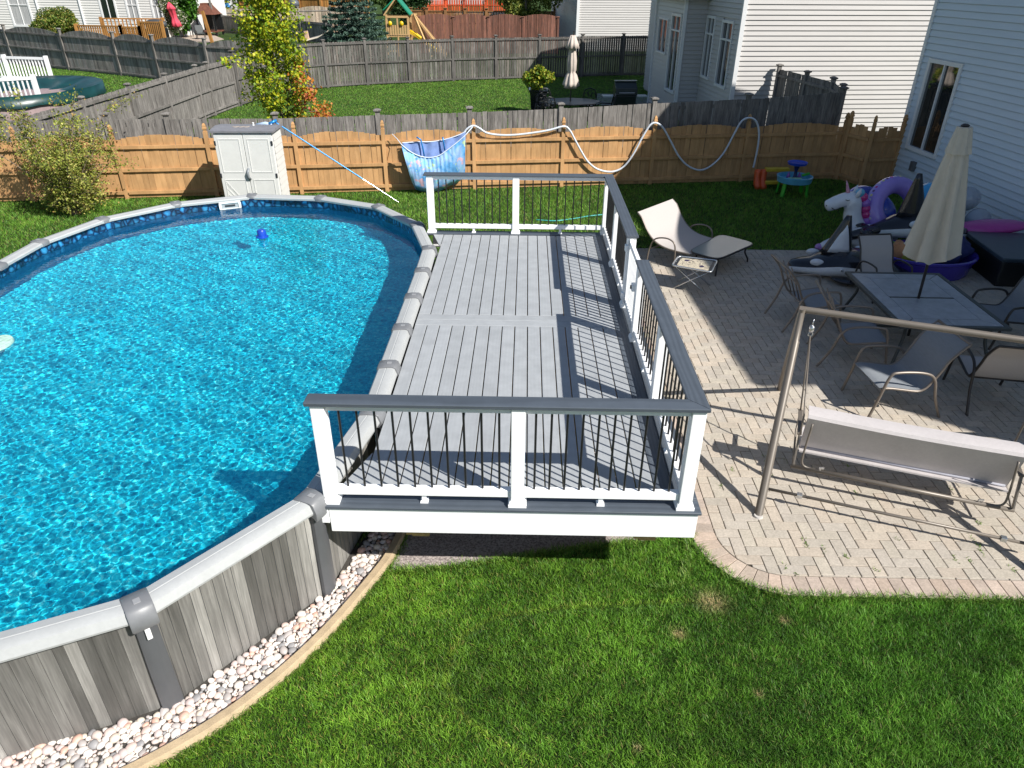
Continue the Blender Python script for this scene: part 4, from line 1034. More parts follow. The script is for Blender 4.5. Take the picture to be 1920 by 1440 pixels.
m_or = mat('orange_plastic', (.62, .09, .02), .4); m_ye = mat('mustard_plastic', (.60, .42, .04), .4)
for x in (-.24, -.08): MB().tube([(x, -.25, .03), (x, -.1, .12), (x, .0, .30), (x, 0, .42), (x, .02, .50)], [.08, .10, .09, .10, .085], 10).build('end_frame', m_or, SLt, smooth=True)
MB().bar((-.05, 0, .50), (.62, .06, .50), .16, .10).build('bench_top', m_ye, SLt, bevel=.02); MB().bar((-.05, -.15, .18), (.55, -.1, .18), .14, .09).build('bench_seat', m_ye, SLt, bevel=.02)
# ================================================================ LOUNGE CHAIR, GLASS TABLE, TRAY
m_tube = mat('taupe_metal', (.20, .17, .145), .4, metal=.35, var=.08); m_sling = mat('sand_sling', (.43, .395, .375), .75, var=.06, scale=3, stretch=(60, 4, 60), fine=.06)
m_sling2 = mat('blue_grey_sling', (.20, .215, .235), .75, var=.10, scale=3, stretch=(4, 60, 60), fine=.06); m_frame = mat('dark_bronze_frame', (.045, .040, .037), .4, metal=.3)
LC = thing('lounge_chair', 'wide sand coloured sling lounge chair half in the sun beside the deck railing', 'chair', (3.0, 14.2, 0))
T0, T1 = Vector(G(1200, 397, .98)), Vector(G(1265, 371, .98)); K0, K1 = Vector(G(1222, 462, .34)), Vector(G(1288, 438, .34)); F0, F1 = Vector(G(1294, 476, .40)), Vector(G(1332, 444, .40))
F1 = F0+(K1-K0)*.98
def curve3(a, k, f, n=8):
    out = []
    for i in range(2*n+1):
        t = i/(2*n); out.append(tuple(a*(1-t)**3+3*(k+(a-k)*.12)*(1-t)**2*t+3*(k+(f-k)*.12)*(1-t)*t**2+f*t**3))
    return out
c0 = curve3(T0, K0, F0); c1 = curve3(T1, K1, F1)
c0[0] = tuple(T0+(T0-K0)*.02+Vector((-.04, 0, -.02))); c1[0] = tuple(T1+Vector((-.04, 0, -.02)))
def slab(c0, c1, th=.012):
    rings = []
    for a, b in zip(c0, c1):
        a = Vector(a); b = Vector(b); rings.append([a, b, b-Vector((0, 0, th)), a-Vector((0, 0, th))])
    return MB().loft(rings)
slab(c0, c1).build('sling', m_sling, LC, world=True, smooth=40)
for c in (c0, c1): MB().tube([tuple(Vector(q)-Vector((0, 0, .012))) for q in c], .017, 8).build('side_rail', m_tube, LC, world=True, smooth=True)
fw_ = (F0-K0); fw_.z = 0; fw_.normalize(); wd = (K1-K0); wd.z = 0; wd.normalize()
for base, s in ((K0, -1), (K1, 1)):
    b = base+wd*s*.04; b.z = 0
    pts = cr([tuple(b-fw_*.05+Vector((0, 0, .02))), tuple(b-fw_*.02+Vector((0, 0, .3))), tuple(b+fw_*.08+Vector((0, 0, .52))), tuple(b+fw_*.33+Vector((0, 0, .60))), tuple(b+fw_*.52+Vector((0, 0, .55))), tuple(b+fw_*.58+Vector((0, 0, .36))), tuple(b+fw_*.58+Vector((0, 0, .02))), tuple(b+fw_*.55+Vector((0, 0, .015))), tuple(b-fw_*.0+Vector((0, 0, .015)))], 6)
    MB().tube(pts, .016, 8).build('arm_loop', m_tube, LC, world=True, smooth=True)
MB().tube([tuple(F0+fw_*-.05-Vector((0, 0, .03))), tuple(F1+fw_*-.05-Vector((0, 0, .03)))], .015, 8).tube([tuple(K0-Vector((0, 0, .04))), tuple(K1-Vector((0, 0, .04)))], .015, 8).build('cross_bar', m_tube, LC, world=True, smooth=True)
m_gl = bpy.data.materials.new('rippled_table_glass'); m_gl.use_nodes = True; T = NT(m_gl); b = T.n['Principled BSDF']
b.inputs['Base Color'].default_value = (.34, .36, .34, 1); b.inputs['Roughness'].default_value = .12; b.inputs['Specular IOR Level'].default_value = .8; b.inputs['Alpha'].default_value = .82
bn = T.new('ShaderNodeBump'); bn.inputs['Strength'].default_value = .3; T.link(T.noise(T.coords((1, 1, 1), False), 26, 2), bn.inputs['Height']); T.link(bn.outputs[0], b.inputs['Normal'])
OT = thing('glass_table', 'low glass topped patio table with curved dark legs in front of the lounge chair', 'table', (3.98, 14.0, 0))
oc = [Vector(G(*q, .42)) for q in ((1291, 471), (1346, 486), (1416, 456), (1352, 439))]
def roundpoly(P, r=.14, n=5):
    out = []
    for i, p in enumerate(P):
        a = P[i-1]; c = P[(i+1) % len(P)]; q0 = p+(a-p).normalized()*r; q1 = p+(c-p).normalized()*r
        for k in range(n+1): t = k/n; out.append(q0*(1-t)**2+p*2*t*(1-t)+q1*t*t)
    return out
rp_ = roundpoly(oc, .2)
MB().prism([(q.x, q.y) for q in rp_], .415, .425).build('glass_top', m_gl, OT, world=True)
MB().tube([(q.x, q.y, .405) for q in rp_], .022, 8, closed=True).build('rim', m_frame, OT, world=True, smooth=True)
oc_c = sum(oc, Vector())/4
for p in oc:
    d = (p-oc_c); d.z = 0; d.normalize(); b = p-d*.16
    MB().tube(cr([(b.x, b.y, .39), tuple(b-d*.05+Vector((0, 0, -.17)))[:2]+(.26,), tuple(b+d*.04)[:2]+(.10,), tuple(b+d*.05)[:2]+(.01,)], 5), .018, 8).build('leg', m_frame, OT, world=True, smooth=True)
FT = thing('tray_table', 'folding metal tray table with a floral patterned top and crossed legs', 'table', (3.18, 12.7, 0))
tc_ = [Vector(G(*q, .5)) for q in ((1260, 498), (1334, 511), (1345, 489), (1272, 481))]; rp_ = roundpoly(tc_, .07)
m_tray = bpy.data.materials.new('floral_tray'); m_tray.use_nodes = True; T = NT(m_tray); b = T.n['Principled BSDF']; v = T.coords((1, 1, 1), False)
n = T.noise(v, 16, 3, .6, 1.5); T.link(T.ramp(n, [(.40, (.10, .08, .07)), (.46, (.48, .42, .32)), (.62, (.55, .48, .36)), (.68, (.15, .17, .08))]), b.inputs['Base Color'])
cc = sum(tc_, Vector())/4
def scal(P, f): return [(cc.x+(q.x-cc.x)*f, cc.y+(q.y-cc.y)*f) for q in P]
MB().prism(scal(rp_, 1), .488, .497).build('tray', mat('dark_tray', (.02, .02, .022), .3), FT, world=True)
MB().prism(scal(roundpoly(tc_, .03), .80), .499, .502).build('tray_print', m_tray, FT, world=True)
for u, v_ in ((.27, .70), (.70, .35)):
    q = tc_[0].lerp(tc_[1], u).lerp(tc_[3].lerp(tc_[2], u), v_); MB().lathe([(.05, .503), (.04, .506), (.0, .507)], 14, (q.x, q.y, 0)).build('flower_print', mat('violet_print', (.03, .02, .06), .4), FT, world=True)
MB().tube([(q.x, q.y, .505) for q in rp_], .016, 8, closed=True).build('rim', mat('chrome', (.6, .62, .64), .25, metal=.8), FT, world=True, smooth=True)
g0, g1, g2, g3 = [Vector((q.x, q.y, .48)) for q in tc_]
for (a, b) in ((g0.lerp(g3, .15), g1.lerp(g2, .15)), (g0.lerp(g3, .85), g1.lerp(g2, .85))):
    for (p, q) in ((a, b), (b, a)):
        e = p.lerp(q, .95); MB().tube([tuple(p.lerp(q, .05)), (e.x, e.y, .015)], .012, 8).build('leg', mat('chrome', (.5, .5, .5)), FT, world=True, smooth=True)
for z, u in ((.015, .95), (.015, .05)):
    MB().tube([tuple(g0.lerp(g3, .15).lerp(g1.lerp(g2, .15), u))[:2]+(z,), tuple(g0.lerp(g3, .85).lerp(g1.lerp(g2, .85), u))[:2]+(z,)], .012, 8).build('foot_bar', m_frame, FT, world=True, smooth=True)
# ================================================================ DINING SET
TB = thing('patio_dining_table', 'rectangular tile topped patio dining table in the shade', 'table', (6.40, 10.75, 0), rad(-1))
m_tile = mat('grey_stone_tile', (.34, .355, .39), .35, var=.16, scale=7, fine=.08, objvar=.06); m_tf = mat('grey_green_metal', (.05, .058, .058), .45, var=.1)
tw, tl, tz = .81, 1.12, .72
mb = MB()
for (x0, x1, y0, y1) in ((-tw, tw, -tl, -tl+.07), (-tw, tw, tl-.07, tl), (-tw, -tw+.07, -tl+.071, tl-.071), (tw-.07, tw, -tl+.071, tl-.071), (-tw+.30, tw-.30, -.02, .02)): mb.box(x0, x1, y0, y1, tz-.05, tz)
mb.build('frame', m_tf, TB, bevel=.005)
a, b, g = tw-.080, tl-.080, .008
def tile(poly): MB().prism(poly, tz-.03, tz-.004).build('tile', m_tile, TB, bevel=.003, seg=1)
iw, il = a-.22, b-.22
for s in (-1, 1):
    tile([(-iw+g, s*.026), (iw-g, s*.026), (iw-g, s*(il-g)), (-iw+g, s*(il-g))][::s])
    for (y0, y1, o0, o1) in ((-b, -.38, 1, 0), (-.372, .372, 0, 0), (.38, b, 0, 1)):
        P_ = [(s*(a), y0), (s*a, y1), (s*(iw), y1 if not o1 else il), (s*iw, y0 if not o0 else -il)]
        tile(P_[::1] if s > 0 else P_[::-1])
    for (x0, x1) in ((-1, 0), (0, 1)):
        P_ = [((-a+g*2) if x0 else g/2, s*b), (-g/2 if x0 else a-g*2, s*b), (-g/2 if x0 else iw-g, s*(il+g)), ((-iw+g) if x0 else g/2, s*(il+g))]
        tile(P_[::-1] if s > 0 else P_)
for x in (-1, 1):
    for y in (-1, 1): MB().tube(cr([(x*(tw-.16), y*(tl-.16), tz-.05), (x*(tw-.2), y*(tl-.2), .45), (x*(tw-.12), y*(tl-.12), .15), (x*(tw-.08), y*(tl-.08), .01)], 5), .025, 8).build('leg', m_tf, TB, smooth=True)
MB().bar((-tw+.2, 0, .2), (tw-.2, 0, .2), .03, .03).bar((0, -tl+.3, tz-.07), (0, tl-.3, tz-.07), .04, .04).build('stretcher', m_tf, TB)
UM = thing('patio_umbrella', 'closed cream patio umbrella leaning up through the tiled table', 'umbrella', (6.36, 10.72, .0))
ub, ut = Vector((6.36, 10.72, .05)), Vector(YP(1811, 232, 10.72)); ax = (ut-ub).normalized()
MB().tube([tuple(ub), tuple(ub+ax*3.1)], .022, 10).build('pole', m_frame, UM, world=True, smooth=True)
m_can = mat('cream_canvas', (.50, .47, .40), .8, var=.06, scale=4)
q_ = ax.to_track_quat('Z', 'Y'); rings = []
L0 = (ut-ub).length
for k in range(17):
    u = k/16; h = 1.40+(L0-.28-1.40)*u; r = .235*(1-u)**.8+.105; ring = []
    for j in range(64):
        t = 2*math.pi*j/64; fold = 1+(.24*math.cos(t*8+.3*math.sin(u*3))+.07*math.cos(t*13+4*u))*(1-u*.55)+.05*math.sin(3*t+u*2); hh = h+(.045*math.cos(t*8) if k == 0 else 0)+(.05*math.sin(t*2) if k == 0 else 0)
        ring.append(ub+q_ @ Vector((r*fold*math.cos(t), r*fold*math.sin(t), hh)))
    rings.append(ring)
MB().loft(rings, cap=False).build('canopy', m_can, UM, world=True, smooth=True)
rings = []
for k in range(6):
    u = k/5; h = L0-.40+.36*u; r = .165-.07*u
    rings.append([ub+q_ @ Vector((r*(1+.10*math.cos(8*t))*math.cos(t), r*(1+.10*math.cos(8*t))*math.sin(t), h)) for t in [2*math.pi*j/48 for j in range(48)]])
MB().loft(rings).build('vent_cap', m_can, UM, world=True, smooth=50)
MB().lathe([(.05, 0), (.06, .02), (.03, .04)], 12, tuple(ub+ax*(L0-.04)), axis=tuple(ax)).build('finial', m_frame, UM, world=True)
def sling_chair(label, x, y, rz, sling, frame, back=True, lean=.30):
    C = thing('patio_chair', label, 'chair', (x, y, 0), rz)
    pr = [(-.36, .43), (-.28, .445), (-.1, .42), (.08, .395), (.16, .42), (.22, .50), (.30, .66), (.36, .80), (.40+lean*.2, .93), (.44+lean*.3, 1.0)]
    pr = [(p[0], p[1]) for p in cr([(a, b, 0) for a, b in pr], 3)]
    ns = 12 if not back else len(pr)
    rings = [[(-.31, a, b), (.31, a, b), (.31, a, b-.01), (-.31, a, b-.01)] for a, b in pr[:ns]]
    MB().loft(rings).build('sling', sling, C, smooth=40)
    for s in (-1, 1):
        MB().tube([(s*.32, a, b-.006) for a, b in pr], .016, 8).build('side_rail', frame, C, smooth=True)
        MB().tube(cr([(s*.335, -.42, .01), (s*.34, -.36, .3), (s*.34, -.30, .60), (s*.34, -.2, .655), (s*.34, .1, .64), (s*.34, .24, .55), (s*.34, .32, .3), (s*.335, .46, .01)], 6), .017, 8).build('arm_leg', frame, C, smooth=True)
    MB().tube([(-.32, -.27, .425), (.32, -.27, .425)], .014, 8).build('cross_bar', frame, C, smooth=True); MB().tube([(-.32, .14, .39), (.32, .14, .39)], .014, 8).build('cross_bar', frame, C, smooth=True)
    a, b = pr[-1]; MB().tube([(-.32, a, b), (.32, a, b)], .016, 8).build('top_bar', frame, C, smooth=True)
    if not back:
        mb = MB()
        for xx in (-.15, 0, .15): mb.tube([(xx, .20, .46), (xx, .42, .97)], .010, 6)
        mb.tube([(-.32, .34, .76), (.32, .34, .76)], .01, 6); mb.build('back_bar', frame, C, smooth=True)
    return C
GRP = 'sling chairs around the tiled table'
def chair(*a, **k): c = sling_chair(*a, **k); c['group'] = GRP; c.scale = (1.14, 1.14, 1.12); return c
chair('blue grey sling chair nearest the swing, turned away from the table with a sunlit seat', 5.10, 8.58, rad(-86), m_sling2, m_tube)
chair('brown sling chair seen from behind at the near end of the tiled table', 6.52, 8.75, rad(170), m_sling, m_frame)
chair('grey sling chair at the right side of the tiled table by the house', 7.85, 10.75, rad(-80), m_sling2, m_frame)
chair('tan sling chair at the far end of the table in front of the orca float', 6.62, 12.55, rad(8), m_sling, m_frame).scale = (1, 1, 1)
chair('open backed patio chair on the left side of the table nearest the black orca nose', 4.80, 11.25, rad(95), m_sling2, m_tube, back=False)
chair('open backed patio chair on the left side of the table nearest the swing post', 5.05, 9.95, rad(82), m_sling2, m_tube, back=False)
# ================================================================ SWING
SWG = thing('patio_swing', 'taupe metal patio swing with a hanging sling bench seen from behind', 'swing', (3.9, 7.0, 0))
ad = Vector((.945, -.327, 0)).normalized(); pd = Vector((.327, .945, 0))
ap = Vector((3.20, 7.56, 1.88)); span = 2.68
m_swf = mat('swing_taupe_steel', (.165, .142, .12), .42, metal=.25, var=.06); m_swf2 = mat('chrome_link', (.65, .66, .68), .2, metal=.9)
MB().tube([tuple(ap-ad*.04), tuple(ap+ad*(span+.04))], .038, 16).build('top_beam', m_swf, SWG, world=True, smooth=40)
legs = []
for s_ in (0, span):
    base = ap+ad*s_
    f = Vector((2.62, 6.12, 0))+ad*s_; top = base+Vector((-.02, -.03, -.04))
    elb = f.lerp(top, .86)
    MB().tube([tuple(f), tuple(f.lerp(top, .45)), tuple(elb)], [.046, .046, .046], 14).build('leg', m_swf, SWG, world=True, smooth=40)
    MB().tube([tuple(elb), tuple(top), tuple(top+Vector((0, 0, .06)))], .038, 14).build('leg_joint', m_swf, SWG, world=True, smooth=40)
    MB().lathe([(.052, 0), (.052, .03), (.046, .05)], 14, tuple(f)).build('foot_cap', mat('pale_cap', (.5, .47, .44), .4), SWG, world=True)
    rf_ = Vector((3.72, 8.95, 0))+ad*(s_+(.75 if s_ else 0))
    MB().tube([tuple(rf_), tuple(rf_.lerp(top, .8)), tuple(top+Vector((.02, .04, 0)))], .044, 14).build('leg', m_swf, SWG, world=True, smooth=40)
    g0_ = f.lerp(top, .80); g1_ = rf_.lerp(top, .80)
    MB().tube(cr([tuple(g0_), tuple(g0_.lerp(g1_, .3)+Vector((0, 0, .10))), tuple(g0_.lerp(g1_, .7)+Vector((0, 0, .10))), tuple(g1_)], 5), .022, 8, flat=1.4).build('gusset', m_swf, SWG, world=True, smooth=True)
    legs.append((f, top))
    h0 = base-ad*(0 if s_ == 0 else .24)+ad*.12+Vector((0, -.2, -.12))
br0 = Vector((2.76, 6.40, .20)); MB().tube([tuple(br0), tuple(br0+ad*span)], .017, 10).build('floor_brace', m_swf, SWG, world=True, smooth=True)
for d in (.35, span-.35):
    q = br0+ad*d; MB().bar(tuple(q-ad*.028+Vector((0, 0, .0))), tuple(q+ad*.028), .055, .05).build('brace_clamp', m_swf2, SWG, world=True, bevel=.004)
m_swc = mat('swing_sling', (.50, .465, .46), .7, var=.05, scale=3, fine=.05)
bl = Vector((3.20, 6.78, 0)); SLn = 2.12
prof = [(.17, .38), (.14, .42), (.085, .60), (.005, .82), (-.03, .92), (-.01, .955), (.08, .965), (.21, .95), (.21, .94), (.08, .95), (.01, .925), (.04, .82), (.12, .60), (.175, .42)]
rings = []
for k in range(12):
    u = k/11; o = bl+ad*(SLn*u); sag = -.02*math.sin(u*math.pi)
    rings.append([tuple(o+pd*a+Vector((0, 0, b+sag*(b > .7)))) for a, b in prof])
MB().loft(rings).build('backrest', m_swc, SWG, world=True, smooth=28)
prof = [(.03, .44), (.10, .415), (.35, .42), (.56, .45), (.56, .435), (.35, .405), (.10, .40), (.03, .42)]
rings = [[tuple(bl+ad*(SLn*u)+pd*a+Vector((0, 0, b))) for a, b in prof] for u in (0, 1)]
MB().loft(rings).build('seat', m_swc, SWG, world=True, smooth=50)
MB().tube([tuple(bl+ad*.02+pd*.14+Vector((0, 0, .435))), tuple(bl+ad*(SLn-.02)+pd*.14+Vector((0, 0, .435)))], .020, 8).build('lower_roll', mat('shadow_blue_sling', (.30, .30, .34), .7), SWG, world=True, smooth=True)  # self-shade of the bottom hem put into the colour: darker, bluer than the sling
MB().tube([tuple(bl-ad*.06-pd*.10+Vector((0, 0, .30))), tuple(bl+ad*(SLn+.06)-pd*.10+Vector((0, 0, .30)))], .024, 10).build('seat_rail', m_swf, SWG, world=True, smooth=True)
for s_, sg in ((-.04, 1), (SLn+.04, -1)):
    o = bl+ad*s_
    hk = ap+ad*((.14) if sg > 0 else span-.14)+Vector((0, 0, -.10))
    MB().tube([tuple(hk), tuple(hk-Vector((0, 0, .10)))], .007, 6).lathe([(.022, -.16), (.03, -.14), (.03, -.09), (.02, -.08)], 12, tuple(hk)).torus(tuple(hk-Vector((0, 0, .19))), .026, .006, 14, 6, Matrix.Rotation(rad(90), 3, 'X')).build('hanger_link', m_swf2, SWG, world=True, smooth=True)
    top = hk-Vector((0, 0, .21)); a_ = o+pd*.04+Vector((0, 0, .90)); b_ = o+pd*.52+Vector((0, 0, .66))
    MB().tube([tuple(top), tuple(a_), tuple(o-pd*.05+Vector((0, 0, .70)))], .010, 8).build('hanger_rod', m_swf, SWG, world=True, smooth=True)
    MB().tube([tuple(top), tuple(b_)], .010, 8).build('hanger_rod', m_swf, SWG, world=True, smooth=True)
    MB().tube(cr([tuple(o+ad*.1*sg-pd*.04+Vector((0, 0, .86))), tuple(o+ad*.08*sg-pd*.08+Vector((0, 0, .50))), tuple(o+ad*.09*sg-pd*.10+Vector((0, 0, .36))), tuple(o+ad*.16*sg-pd*.10+Vector((0, 0, .315))), tuple(o+ad*.30*sg-pd*.10+Vector((0, 0, .315)))], 5), .012, 8).build('bent_rod', m_swf, SWG, world=True, smooth=True)
    MB().bar(tuple(o+pd*.55+Vector((0, 0, .68))), tuple(o+pd*.02+Vector((0, 0, .66))), .05, .022).bar(tuple(o+pd*.02+Vector((0, 0, .66))), tuple(o-pd*.11+Vector((0, 0, .33))), .05, .022, up=tuple(ad)).build('armrest', m_swf, SWG, world=True, bevel=.005)
    MB().tube([tuple(o+pd*.55+Vector((0, 0, .67))), tuple(o+pd*.50+Vector((0, 0, .40))), tuple(o-pd*.10+Vector((0, 0, .30)))], .012, 8).build('side_brace', m_swf, SWG, world=True, smooth=True)
    MB().box(-.03, .03, -.006, .006, -.012, .012).build('wing_bolt', m_swf2, SWG).location = tuple(o+ad*.30*sg-pd*.10+Vector((0, 0, .345))-Vector(SWG.location))
# ================================================================ INFLATABLES
m_vin = mat('vinyl_painted', (1, 1, 1), .22, var=.0, attr='Col', coat=.3); WH = (.62, .66, .72); BK = (.010, .012, .018)
def vinyl(name, rgb, **k): return mat(name, rgb, .22, var=.05, coat=.3, **k)
m_wv = vinyl('white_vinyl_float', WH); m_bkv = vinyl('black_vinyl_float', BK)
def orca(label, loc, rz, L=1.9, fin=1.0, tilt=0, fx=0., ws=1.):
    O = thing('orca_float', label, 'pool float', loc, rz); rings = []; cols_ = []
    # body along +x (nose at -x), lower half white, upper half black
    prof = [(-.52, .03, .10), (-.50, .12, .13), (-.42, .20, .16), (-.34, .24, .18), (-.28, .32, .22), (-.12, .42, .30), (.10, .44, .30), (.28, .34, .24), (.40, .20, .17), (.50, .12, .12), (.53, .03, .10)]
    n = 24; mb = MB(); rr2 = []
    for (x, w, h) in prof: rr2.append([(x*L, w*ws*math.cos(2*math.pi*j/n), h*.9+h*.9*math.sin(2*math.pi*j/n)*.98) for j in range(n)])
    vs = [q for r in rr2 for q in r]; up_f = []; lo_f = []
    for i in range(len(prof)-1):
        for j in range(n):
            f = (i*n+j, i*n+(j+1) % n, (i+1)*n+(j+1) % n, (i+1)*n+j); (up_f if .06 < (j+.5)/n < .44 else lo_f).append(f)
    MB().add(vs, lo_f).build('belly', m_wv, O, smooth=True); MB().add(vs, up_f).build('back', m_bkv, O, smooth=True)
    f_ = [(-.22, 0, .42), (.22, 0, .42), (.10, 0, .42+.70*fin)]
    rings = []
    for k in range(9):
        u = k/8; xa = -.30+.33*u; xb = .30-.17*u; zc = .44+.66*fin*u; th = .12*(1-u)+.03; c = (xa+xb)/2+fx; hw = (xb-xa)/2
        rings.append([(c+hw*math.cos(t), th*math.sin(t), zc) for t in [2*math.pi*j/14 for j in range(14)]])
    MB().loft(rings).build('dorsal_fin', m_bkv, O, smooth=True)
    rings = []
    for k in range(7):
        u = k/6; xa = -.19+.25*u; xb = .22-.12*u; zc = .50+.46*fin*u; c = (xa+xb)/2+fx; hw = (xb-xa)/2
        rings.append([(c+hw*math.cos(t), -(.12*(1-u*.9)+.02)-.004+.02*math.sin(t), zc) for t in [2*math.pi*j/14 for j in range(14)]])
    MB().loft(rings).build('fin_patch', m_wv, O, smooth=True)
    for s in (-1, 1):
        P = MB(); P.ell((-.30*L, s*.25*ws, .33), .13, .05, .07); P.build('eye_patch', m_wv, O, smooth=True)
        P = MB(); P.ell((.12*L, s*.37*ws, .40), .13, .06, .08); P.build('side_patch', m_wv, O, smooth=True)
        MB().ell((-.10*L, s*.425*ws, .28), .035, .02, .035, 10, 6).build('eye', m_wv, O, smooth=True); MB().ell((-.10*L, s*(.425*ws+.017), .28), .015, .012, .015, 8, 5).build('pupil', m_bkv, O, smooth=True)
        MB().ell((-.06*L, s*.55, .10), .26, .16, .05, R=Matrix.Rotation(s*.5, 3, 'Z')).build('flipper', m_bkv, O, smooth=True)
        MB().ell((.56*L, s*.16, .14), .13, .20, .05, R=Matrix.Rotation(-s*.5, 3, 'Z')).build('tail_fluke', m_bkv, O, smooth=True)
    O.rotation_euler = (tilt, 0, rz); return O
orca('black and white orca float lying on the patio nearest the lounge table', (6.40, 13.50, .02), rad(-12), 2.15, 1.15, fx=-.28, ws=1.25)
orca('black and white orca float resting on the heap behind the umbrella', (8.25, 14.75, .42), rad(174), 1.9, 1.35, rad(-3), fx=.22)
o = MB().ell((0, 0, 0), .55, .13, .10, R=Matrix.Rotation(rad(-14), 3, 'Y')).build('whale_tail_float', m_bkv, smooth=True); o.location = (7.15, 14.75, .50); tag(o, 'black tail section of a float lying under the purple ring', 'pool float')
# unicorn
UN = thing('unicorn_float', 'white unicorn pool float with pink horn and closed eye', 'pool float', (6.95, 15.25, 0), rad(-8))
MB().tube(cr([(.45, .1, .25), (.22, .02, .45), (.10, 0, .70), (.06, 0, .92), (-.02, 0, 1.05), (-.18, 0, 1.04), (-.36, 0, .95), (-.50, 0, .88)], 4), [.30, .29, .28, .26, .24, .22, .205, .195, .185, .18, .175, .17, .18, .185, .19, .19, .185, .17, .155, .15, .145, .14, .14, .14, .135, .13, .125, .11, .05][:29], 18).build('neck_and_head', m_wv, UN, smooth=True)
MB().tube([(.2, -.1, .35), (-.1, -.2, .22), (-.38, -.25, .10), (-.5, -.27, .07)], [.2, .15, .11, .07], 14).build('front_leg', m_wv, UN, smooth=True)
m_lil = vinyl('lilac_vinyl', (.42, .22, .55)); MB().ell((-.50, -.27, .07), .10, .08, .08).build('hoof', m_lil, UN, smooth=True)
MB().ell((.55, -.1, .30), .55, .42, .28).build('body', m_wv, UN, smooth=True)
MB().tube([(-.10, 0, 1.2), (-.16, 0, 1.38), (-.19, 0, 1.46)], [.045, .022, .004], 10).build('horn', vinyl('pink_vinyl', (.62, .30, .42)), UN, smooth=True)
for s in (-1, 1): MB().tube([(.06, s*.11, 1.16), (.09, s*.14, 1.27), (.10, s*.15, 1.34)], [.055, .04, .006], 8).build('ear', m_wv, UN, smooth=True)
m_mag = vinyl('magenta_vinyl', (.45, .03, .20)); m_prp = vinyl('purple_vinyl', (.28, .12, .50)); m_cy = vinyl('sky_vinyl', (.12, .45, .65))
for k, (x, z, m_) in enumerate(((.14, 1.20, m_cy), (.22, 1.12, m_mag), (.30, 1.00, m_prp), (.33, .88, m_mag), (.36, .76, m_mag), (.40, .62, m_prp), (.42, .5, m_mag))): MB().ell((x, 0, z), .10, .085, .10).build('mane_lock', m_, UN, smooth=True)
mb = MB(); mb.tube([(-.40, -.128, .90), (-.33, -.145, .865), (-.26, -.152, .88), (-.23, -.150, .92)], .008, 6); mb.build('smile', m_bkv, UN, smooth=True)
MB().tube([(-.16, -.152, 1.09), (-.12, -.165, 1.075), (-.08, -.16, 1.09)], .008, 6).build('closed_eye', m_bkv, UN, smooth=True); MB().ell((-.50, -.09, .93), .015, .012, .015, 8, 5).build('nostril', m_bkv, UN, smooth=True)
# rings
def Rm(ax_, deg): return Matrix.Rotation(rad(deg), 3, ax_)
RG = thing('swim_ring', 'large lilac swim ring leaning upright on the float heap', 'swim ring', (7.95, 15.35, .88))
Mx = Rm('Z', 18) @ Rm('Y', -22) @ Rm('X', 66)
MB().torus((0, 0, 0), .47, .185, 48, 18, Mx).build('tube', vinyl('lilac_ring_vinyl', (.30, .22, .62), ), RG, smooth=True)
mb = MB()
for k in range(14):
    t = rad(60+k*9); q = Mx @ Vector((.47*math.cos(t), .47*math.sin(t), 0)); nrm_ = Mx @ Vector((math.cos(t)*.93, math.sin(t)*.93, .36)).normalized()
    mb.cur = [(.60, .55, .25), (.5, .5, .55), (.45, .03, .25), (.12, .05, .2)][k % 4]; mb.ell(q+nrm_*.150, .045, .045, .045, 8, 6)
mb.build('printed_pattern', m_vin, RG, smooth=True)
RG2 = thing('swim_ring', 'royal blue swim ring lying tilted behind the lilac ring', 'swim ring', (7.75, 16.0, .70))
MB().torus((0, 0, 0), .40, .20, 40, 16, Rm('X', 25) @ Rm('Y', 15)).build('tube', vinyl('royal_blue_vinyl', (.015, .05, .42)), RG2, smooth=True)
MB().ell(Rm('X', 25) @ Rm('Y', 15) @ Vector((-.42, -.30, .10)), .12, .10, .12).build('green_patch', vinyl('lime_vinyl', (.25, .45, .08)), RG2, smooth=True)
m_clr = bpy.data.materials.new('clear_silver_vinyl'); m_clr.use_nodes = True; T = NT(m_clr); b = T.n['Principled BSDF']; b.inputs['Base Color'].default_value = (.40, .45, .52, 1); b.inputs['Roughness'].default_value = .12; b.inputs['Alpha'].default_value = .75; b.inputs['Coat Weight'].default_value = .5
FL = thing('clear_float', 'clear and silver puffy float piled against the house wall behind the umbrella', 'pool float', (9.4, 15.6, .5))
for (x, y, z, r) in ((-.75, .35, .25, .22), (-.55, -.1, .05, .2), (.35, .25, .45, .26), (.45, -.2, .10, .26), (.05, .15, .15, .28)): MB().ell((x, y, z), r, r*.95, r).build('puff', m_clr, FL, smooth=True)
o = MB().ell((0, 0, 0), .36, .33, .36).build('beach_ball', vinyl('sky_ball_vinyl', (.06, .38, .68)), smooth=True); o.location = (8.95, 15.9, .92); tag(o, 'light blue beach ball on top of the floats beside the umbrella', 'ball')
o = MB().ell((0, 0, 0), .78, .34, .13, 24, 10, R=Rm('Y', -4)).build('lounger_float', vinyl('hot_pink_vinyl', (.50, .06, .32)), smooth=True); o.location = (9.85, 14.9, .62); tag(o, 'pink lounger float at the right end of the float heap', 'pool float')
o = MB().ell((0, 0, 0), .6, .3, .16, 20, 10).build('lounger_float', vinyl('yellow_vinyl', (.42, .36, .05)), smooth=True); o.location = (9.35, 14.75, .36); tag(o, 'yellow float pressed under the pink lounger float', 'pool float')
KP = thing('kiddie_pool', 'purple kiddie pool filled with wet towels behind the tiled table', 'kiddie pool', (8.05, 13.85, 0))
MB().lathe([(.80, 0), (.84, .05), (.90, .34), (.95, .37), (.95, .41), (.90, .42), (.86, .36), (.80, .10), (.02, .09)], 40, sx=1.02, sy=.80).build('basin', vinyl('violet_plastic', (.055, .035, .32)), KP, smooth=40)
